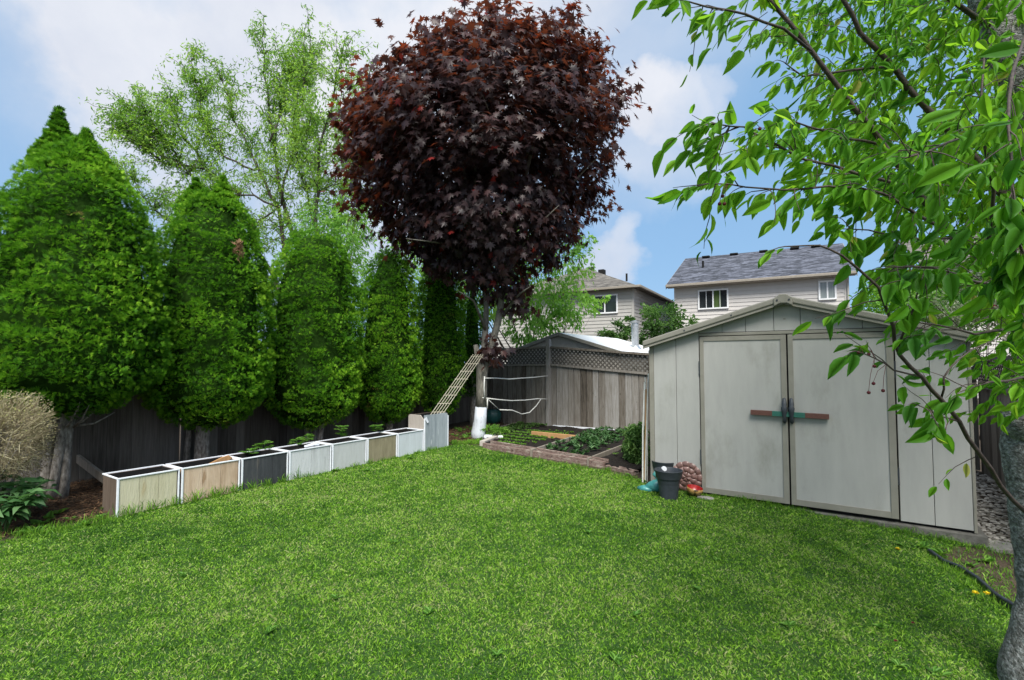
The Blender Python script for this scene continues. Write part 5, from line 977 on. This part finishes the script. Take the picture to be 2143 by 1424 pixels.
# ------------------------------------------------------------------ left foreground plants
c = U(-22, 915, 4.45); root = empty('dry_shrub', (c.x, c.y, 0), 0, 'clipped tan and yellow dry twiggy shrub at the left edge', 'shrub'); off = Vector((c.x, c.y, 0)); n = 5200
d0 = rnd_dirs(n); rr = rng.uniform(.45, 1, n)**.6*(.8+.45*vnoise(d0+5, 2.2, 3)); P = d0*rr[:, None]*[.40, .40, .36]+[0, 0, c.z-.0]; d = norm(d0+rng.normal(0, .5, (n, 3))+[0, 0, .2])
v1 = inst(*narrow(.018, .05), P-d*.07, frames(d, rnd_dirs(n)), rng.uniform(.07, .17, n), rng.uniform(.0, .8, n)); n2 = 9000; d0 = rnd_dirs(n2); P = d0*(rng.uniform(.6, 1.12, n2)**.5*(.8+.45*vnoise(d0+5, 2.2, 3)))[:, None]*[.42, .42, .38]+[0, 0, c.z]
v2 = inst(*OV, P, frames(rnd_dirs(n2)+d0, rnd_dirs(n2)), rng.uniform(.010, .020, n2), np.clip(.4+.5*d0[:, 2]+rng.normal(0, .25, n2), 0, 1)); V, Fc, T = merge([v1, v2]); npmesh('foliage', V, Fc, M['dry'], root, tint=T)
m = MB()
for k in range(14): 
    a = Vector((random.uniform(-.08, .08), random.uniform(-.08, .08), -.02)); e_ = Vector(rnd_dirs(1)[0])*.3; e_.z = abs(e_.z)*.5+c.z-.1; m.tube([a, a.lerp(e_, .5)+Vector((0, 0, .05)), e_], [.012, .009, .003], 6)
m.build('stems', M['bark'], root, smooth=True)
def leafy(px, py, h, r, label, n_stem, nl, ls, z=0):
    b = G(px, py); root = empty('peony_plant', b, 0, label, 'plant', 'leafy perennials under the dry shrub'); m = MB(); P = []; D = []
    for s in range(n_stem):
        a = random.uniform(0, 6.28); e_ = Vector((math.cos(a)*r, math.sin(a)*r, h*random.uniform(.6, 1))); m.tube([(0, 0, -.01), (e_.x*.35, e_.y*.35, e_.z*.6), e_], [.005, .004, .002], 5)
        for k in range(nl):
            t = random.uniform(.3, 1); p = Vector((e_.x*t*t, e_.y*t*t, e_.z*(t**.8))); P.append(p); an = random.uniform(0, 6.28); D.append((math.cos(an), math.sin(an), random.uniform(-.3, .6)))
    m.build('stems', M['lilac'], root); P = np.array(P); v = inst(*narrow(.17, .25), P, frames(np.array(D), np.array([[0, 0, 1.]])+rng.normal(0, .3, (len(P), 3))), rng.uniform(.7, 1.2, len(P))*ls, rng.uniform(.25, .8, len(P))); npmesh('leaves', v[0], v[1], M['spinach'], root, tint=v[2])
leafy(8, 1118, .48, .26, 'leafy green peony right at the left edge below the dry shrub', 14, 12, .16); leafy(52, 1085, .40, .22, 'leafy green peony just right of the one at the left edge', 12, 11, .15); leafy(-60, 1090, .5, .25, 'leafy green peony mostly outside the left edge', 10, 10, .16)
# ------------------------------------------------------------------ foreground tree at right
FB = Vector((2.62, 2.42, -.1)); ft = empty('serviceberry_tree', FB, 0, 'near serviceberry tree with speckled grey bark and bright green leaves at the right edge', 'tree')
m = MB(); frel = lambda p: Vector(p)-FB
TP = [(2205, 1480, .24), (2195, 1424, .235), (2198, 1340, .185), (2203, 1262, .160), (2198, 1200, .158), (2188, 1120, .155), (2180, 1020, .165), (2172, 940, .180), (2180, 880, .165), (2200, 800, .12), (2198, 700, .10), (2195, 500, .09), (2182, 300, .105), (2155, 210, .11), (2105, 112, .115), (2078, 0, .12), (2060, -120, .11), (2030, -300, .08)]
pts = [U(x, y, 2.42) for x, y, r in TP]
# resample for bark relief
fp = []; fr_ = []
for i in range(len(pts)-1):
    for t in np.linspace(0, 1, 5)[:-1]: fp.append(frel(pts[i].lerp(pts[i+1], t))); fr_.append((TP[i][2]*(1-t)+TP[i+1][2]*t)*random.uniform(.97, 1.03))
m.tube(fp, [r*.77 for r in fr_], 28); m.tube([frel(U(2175, 930, 2.42)), frel(U(2140, 880, 2.38)), frel(U(2125, 862, 2.36))], [.10, .075, .05], 14)
BR = []
def fl(pts, r0, r1, leafy_=1.0):
    P = [frel(U(x, y, Y)) for x, y, Y in pts]; Q_ = []
    for i in range(len(P)-1):
        for t in (0, .5): Q_.append(P[i].lerp(P[i+1], t)+(Vector(rnd_dirs(1)[0])*.006 if t else Vector((0, 0, 0))))
    Q_.append(P[-1]); k = len(Q_); BR.append((Q_, leafy_)); lm_.tube(Q_, [r0+(r1-r0)*i/(k-1) for i in range(k)], 8)
lm_ = MB()
fl([(2195, 740, 2.42), (2135, 632, 2.3), (2060, 547, 2.2), (2003, 500, 2.1), (1905, 388, 2.0), (1850, 305, 1.95), (1790, 230, 1.9), (1700, 110, 1.85), (1610, 0, 1.8), (1540, -90, 1.8)], .017, .006)
fl([(2190, 480, 2.5), (2090, 400, 2.45), (2040, 330, 2.45), (1900, 185, 2.4), (1870, 140, 2.4), (1800, 70, 2.35), (1765, 0, 2.3), (1720, -90, 2.3)], .019, .008)
fl([(1905, 388, 2.0), (1840, 375, 1.9), (1771, 356, 1.8), (1710, 340, 1.72), (1658, 322, 1.65), (1600, 290, 1.6), (1557, 266, 1.55), (1490, 258, 1.5)], .007, .002, 1.5)
fl([(1990, 490, 2.08), (1947, 465, 1.9), (1890, 430, 1.82), (1846, 405, 1.75), (1790, 392, 1.7), (1733, 390, 1.65), (1640, 398, 1.6), (1560, 392, 1.52), (1480, 385, 1.5)], .007, .002, 1.3)
fl([(2150, 1075, 2.40), (2094, 1017, 2.2), (2047, 946, 2.05), (2008, 883, 1.95), (1969, 836, 1.85), (1929, 789, 1.75), (1882, 742, 1.68), (1870, 686, 1.62), (1843, 616, 1.57), (1826, 590, 1.55), (1762, 535, 1.5), (1715, 514, 1.48), (1655, 516, 1.45)], .010, .0022, .22)
fl([(1880, 725, 1.66), (1906, 659, 1.6), (1918, 620, 1.57), (1932, 575, 1.55)], .004, .0018, .4)
fl([(1929, 789, 1.75), (1870, 775, 1.70), (1830, 750, 1.65), (1790, 735, 1.6)], .0035, .0015, .45); fl([(2008, 883, 1.95), (1960, 870, 1.85), (1925, 850, 1.8)], .004, .0018, .7)
fl([(1969, 836, 1.85), (1975, 790, 1.8), (2010, 750, 1.8), (2060, 720, 1.8)], .004, .002, .6)
fl([(2190, 700, 2.4), (2110, 690, 2.1), (2040, 700, 1.95), (1960, 680, 1.8), (1900, 672, 1.7)], .008, .002, .5)
fl([(2200, 620, 2.3), (2120, 600, 1.9), (2040, 590, 1.75), (1950, 560, 1.65), (1860, 560, 1.6)], .008, .002, 1.1)
fl([(2200, 820, 2.3), (2140, 790, 2.0), (2070, 800, 1.85), (2010, 820, 1.8)], .008, .002, .7)
fl([(2180, 300, 2.4), (2060, 270, 1.8), (1980, 300, 1.55), (1900, 330, 1.45)], .008, .002, .8)
fl([(2150, 60, 2.3), (2120, 150, 1.5), (2110, 260, 1.35), (2120, 420, 1.3), (2135, 520, 1.3)], .006, .002, .8)
fl([(1700, 110, 1.85), (1640, 60, 1.75), (1560, 30, 1.68), (1480, 15, 1.62), (1400, -5, 1.6)], .006, .002, 1.2)
fl([(2078, 60, 2.42), (1990, 0, 2.2), (1900, -60, 2.1)], .014, .006); fl([(1870, 140, 2.4), (1760, 150, 2.2), (1680, 160, 2.1), (1640, 130, 2.05)], .007, .002, 1.1)
fl([(1850, 305, 1.95), (1760, 290, 1.9), (1690, 265, 1.85), (1640, 240, 1.8)], .006, .002, 1.2); fl([(2003, 500, 2.1), (1920, 500, 1.9), (1850, 490, 1.8), (1780, 480, 1.72)], .006, .002, 1.0)
fl([(2060, 547, 2.2), (2080, 400, 2.0), (2050, 250, 1.9), (2060, 120, 1.9)], .008, .003, 1.1)
# twigs and leaves
P = []; D = []; S = []
droop = Vector((-.45, 0, -.75))
def twig(p, d_, ln, nlf, ls, mbt):
    tp_ = [p.copy()]; ns_ = 4
    for s_ in range(ns_):
        d_ = (d_+Vector(rnd_dirs(1)[0])*.25+Vector((0, 0, -.12))).normalized(); p = p+d_*ln/ns_; tp_.append(p.copy())
    mbt.tube(tp_, [.0022*(1-.15*i) for i in range(ns_+1)], 4, cap=False)
    for k in range(nlf):
        t = (k+1)/nlf*ns_; i = min(int(t), ns_-1); q = tp_[i].lerp(tp_[i+1], t-i) if i+1 < len(tp_) else tp_[-1]
        sd = d_.cross(Vector((0, 0, 1))).normalized()*(1 if k % 2 else -1)
        dd = (d_*.45+sd*.35+droop*random.uniform(.2, 1.3)+Vector(rnd_dirs(1)[0])*.35).normalized(); P.append(q+dd*.012); D.append(dd); S.append(ls*random.uniform(.5, 1.25))
for br, lv in BR:
    k = len(br); Ln = sum((br[i+1]-br[i]).length for i in range(k-1)); nt_ = int(Ln*16*lv)
    for q in range(nt_):
        i = random.uniform(.12, .999)*(k-1); j = int(i); p = br[j].lerp(br[j+1], i-j); dr = (br[j+1]-br[j]).normalized(); twig(p, (dr*.7+Vector(rnd_dirs(1)[0])*.8+Vector((0, 0, -.1))).normalized(), random.uniform(.06, .22), random.randint(3, 5), .072, lm_)
    p = br[-1]; twig(p, (br[-1]-br[-2]).normalized(), .08, 4, .066, lm_)
mask = [(1640, -60), (1600, 40), (1650, 110), (1700, 190), (1640, 250), (1600, 290), (1660, 350), (1800, 370), (1880, 440), (1940, 520), (2010, 580), (2080, 620), (2160, 690), (2350, 700), (2350, -100)]
cnt = 0
while cnt < 1050:
    px, py = random.uniform(1580, 2330), random.uniform(-80, 700)
    if not inpoly(np.array([px]), np.array([py]), mask)[0]: continue
    if (px < 1800 and random.random() < .35): continue
    Yv = random.uniform(2.1, 4.2); twig(frel(U(px, py, Yv)), Vector(rnd_dirs(1)[0]), random.uniform(.1, .3), random.randint(6, 9), .068, lm_); cnt += 1
for q in range(42):
    px, py = random.uniform(2050, 2250), random.uniform(640, 880); twig(frel(U(px, py, random.uniform(1.9, 2.9))), Vector(rnd_dirs(1)[0]), random.uniform(.08, .25), 6, .065, lm_)
lm_.build('limbs', M['red_bark'], ft, smooth=True); m.build('trunk', M['cherry_bark'], ft, smooth=True)
for (px, py, Yv, ls, dx, dz) in [(2135, 100, 1.05, .075, -1, -.1), (2068, 150, 1.1, .070, -1, -.45), (2060, 195, 1.15, .065, .2, -1), (2010, 230, 1.1, .10, -1, -.35), (2010, 345, 1.15, .10, -1, -.45), (2130, 330, 1.1, .06, -.3, -1), (2085, 340, 1.1, .085, -.9, -.3), (2030, 480, 1.2, .065, -.6, -.8), (2110, 470, 1.15, .075, -.5, -.8), (2120, 255, 1.1, .07, -1, -.2), (1968, 720, 1.5, .07, -.9, -.2), (1900, 640, 1.45, .07, -.6, -.8)]:
    P.append(frel(U(px, py, Yv))); D.append(Vector((dx, .15, dz))); S.append(ls)
P = np.array(P); D = np.array(D); S = np.array(S); wp = P+np.array(FB)
tn = np.clip(.5+(vnoise(wp, 1.8, 4)-.5)*.8+rng.normal(0, .2, len(P)), 0, .92); tn[rng.random(len(P)) < .012] = 1
near = np.linalg.norm(wp-[0, 0, 1.5], axis=1) > .75; P, D, S, tn = P[near], D[near], S[near], tn[near]
Fm = frames(D, np.array([[-.2, -.5, .75]])+rng.normal(0, .5, (len(P), 3))); kk = rng.integers(0, 4, len(P))
v = merge([inst(*ovate(bb, ff), P[kk == q], Fm[kk == q], S[kk == q], tn[kk == q]) for q, (bb, ff) in enumerate(((0, 1), (.5, 1.6), (-.3, .4), (.9, 2.2)))]); npmesh('crown', v[0], v[1], M['cherry_leaf'], ft, tint=v[2], smooth=False)
m = MB()
for px, py in ((1797, 738), (1818, 742), (1818, 822), (1828, 803), (1848, 818), (1975, 922), (1978, 912), (1830, 767), (1512, 411), (1516, 427), (1506, 427), (1590, 270)):
    c_ = frel(U(px, py, 1.5 if px < 1600 else (1.66 if px < 1900 else 1.9))); m.lathe([(0, -.006), (.0045, -.004), (.006, 0), (.0045, .004), (0, .006)], c_, 8); nb_ = min((q for b_, _ in BR for q in b_), key=lambda q: (q-c_).length); m.tube([c_+Vector((0, 0, .005)), c_.lerp(nb_, .35)+Vector((0, 0, .02)), nb_], .0009, 4)
m.build('berries', M['redshrub'], ft, smooth=True)
print('OBJECTS', len(bpy.data.objects), 'FACES', sum(len(me.polygons) for me in bpy.data.meshes))
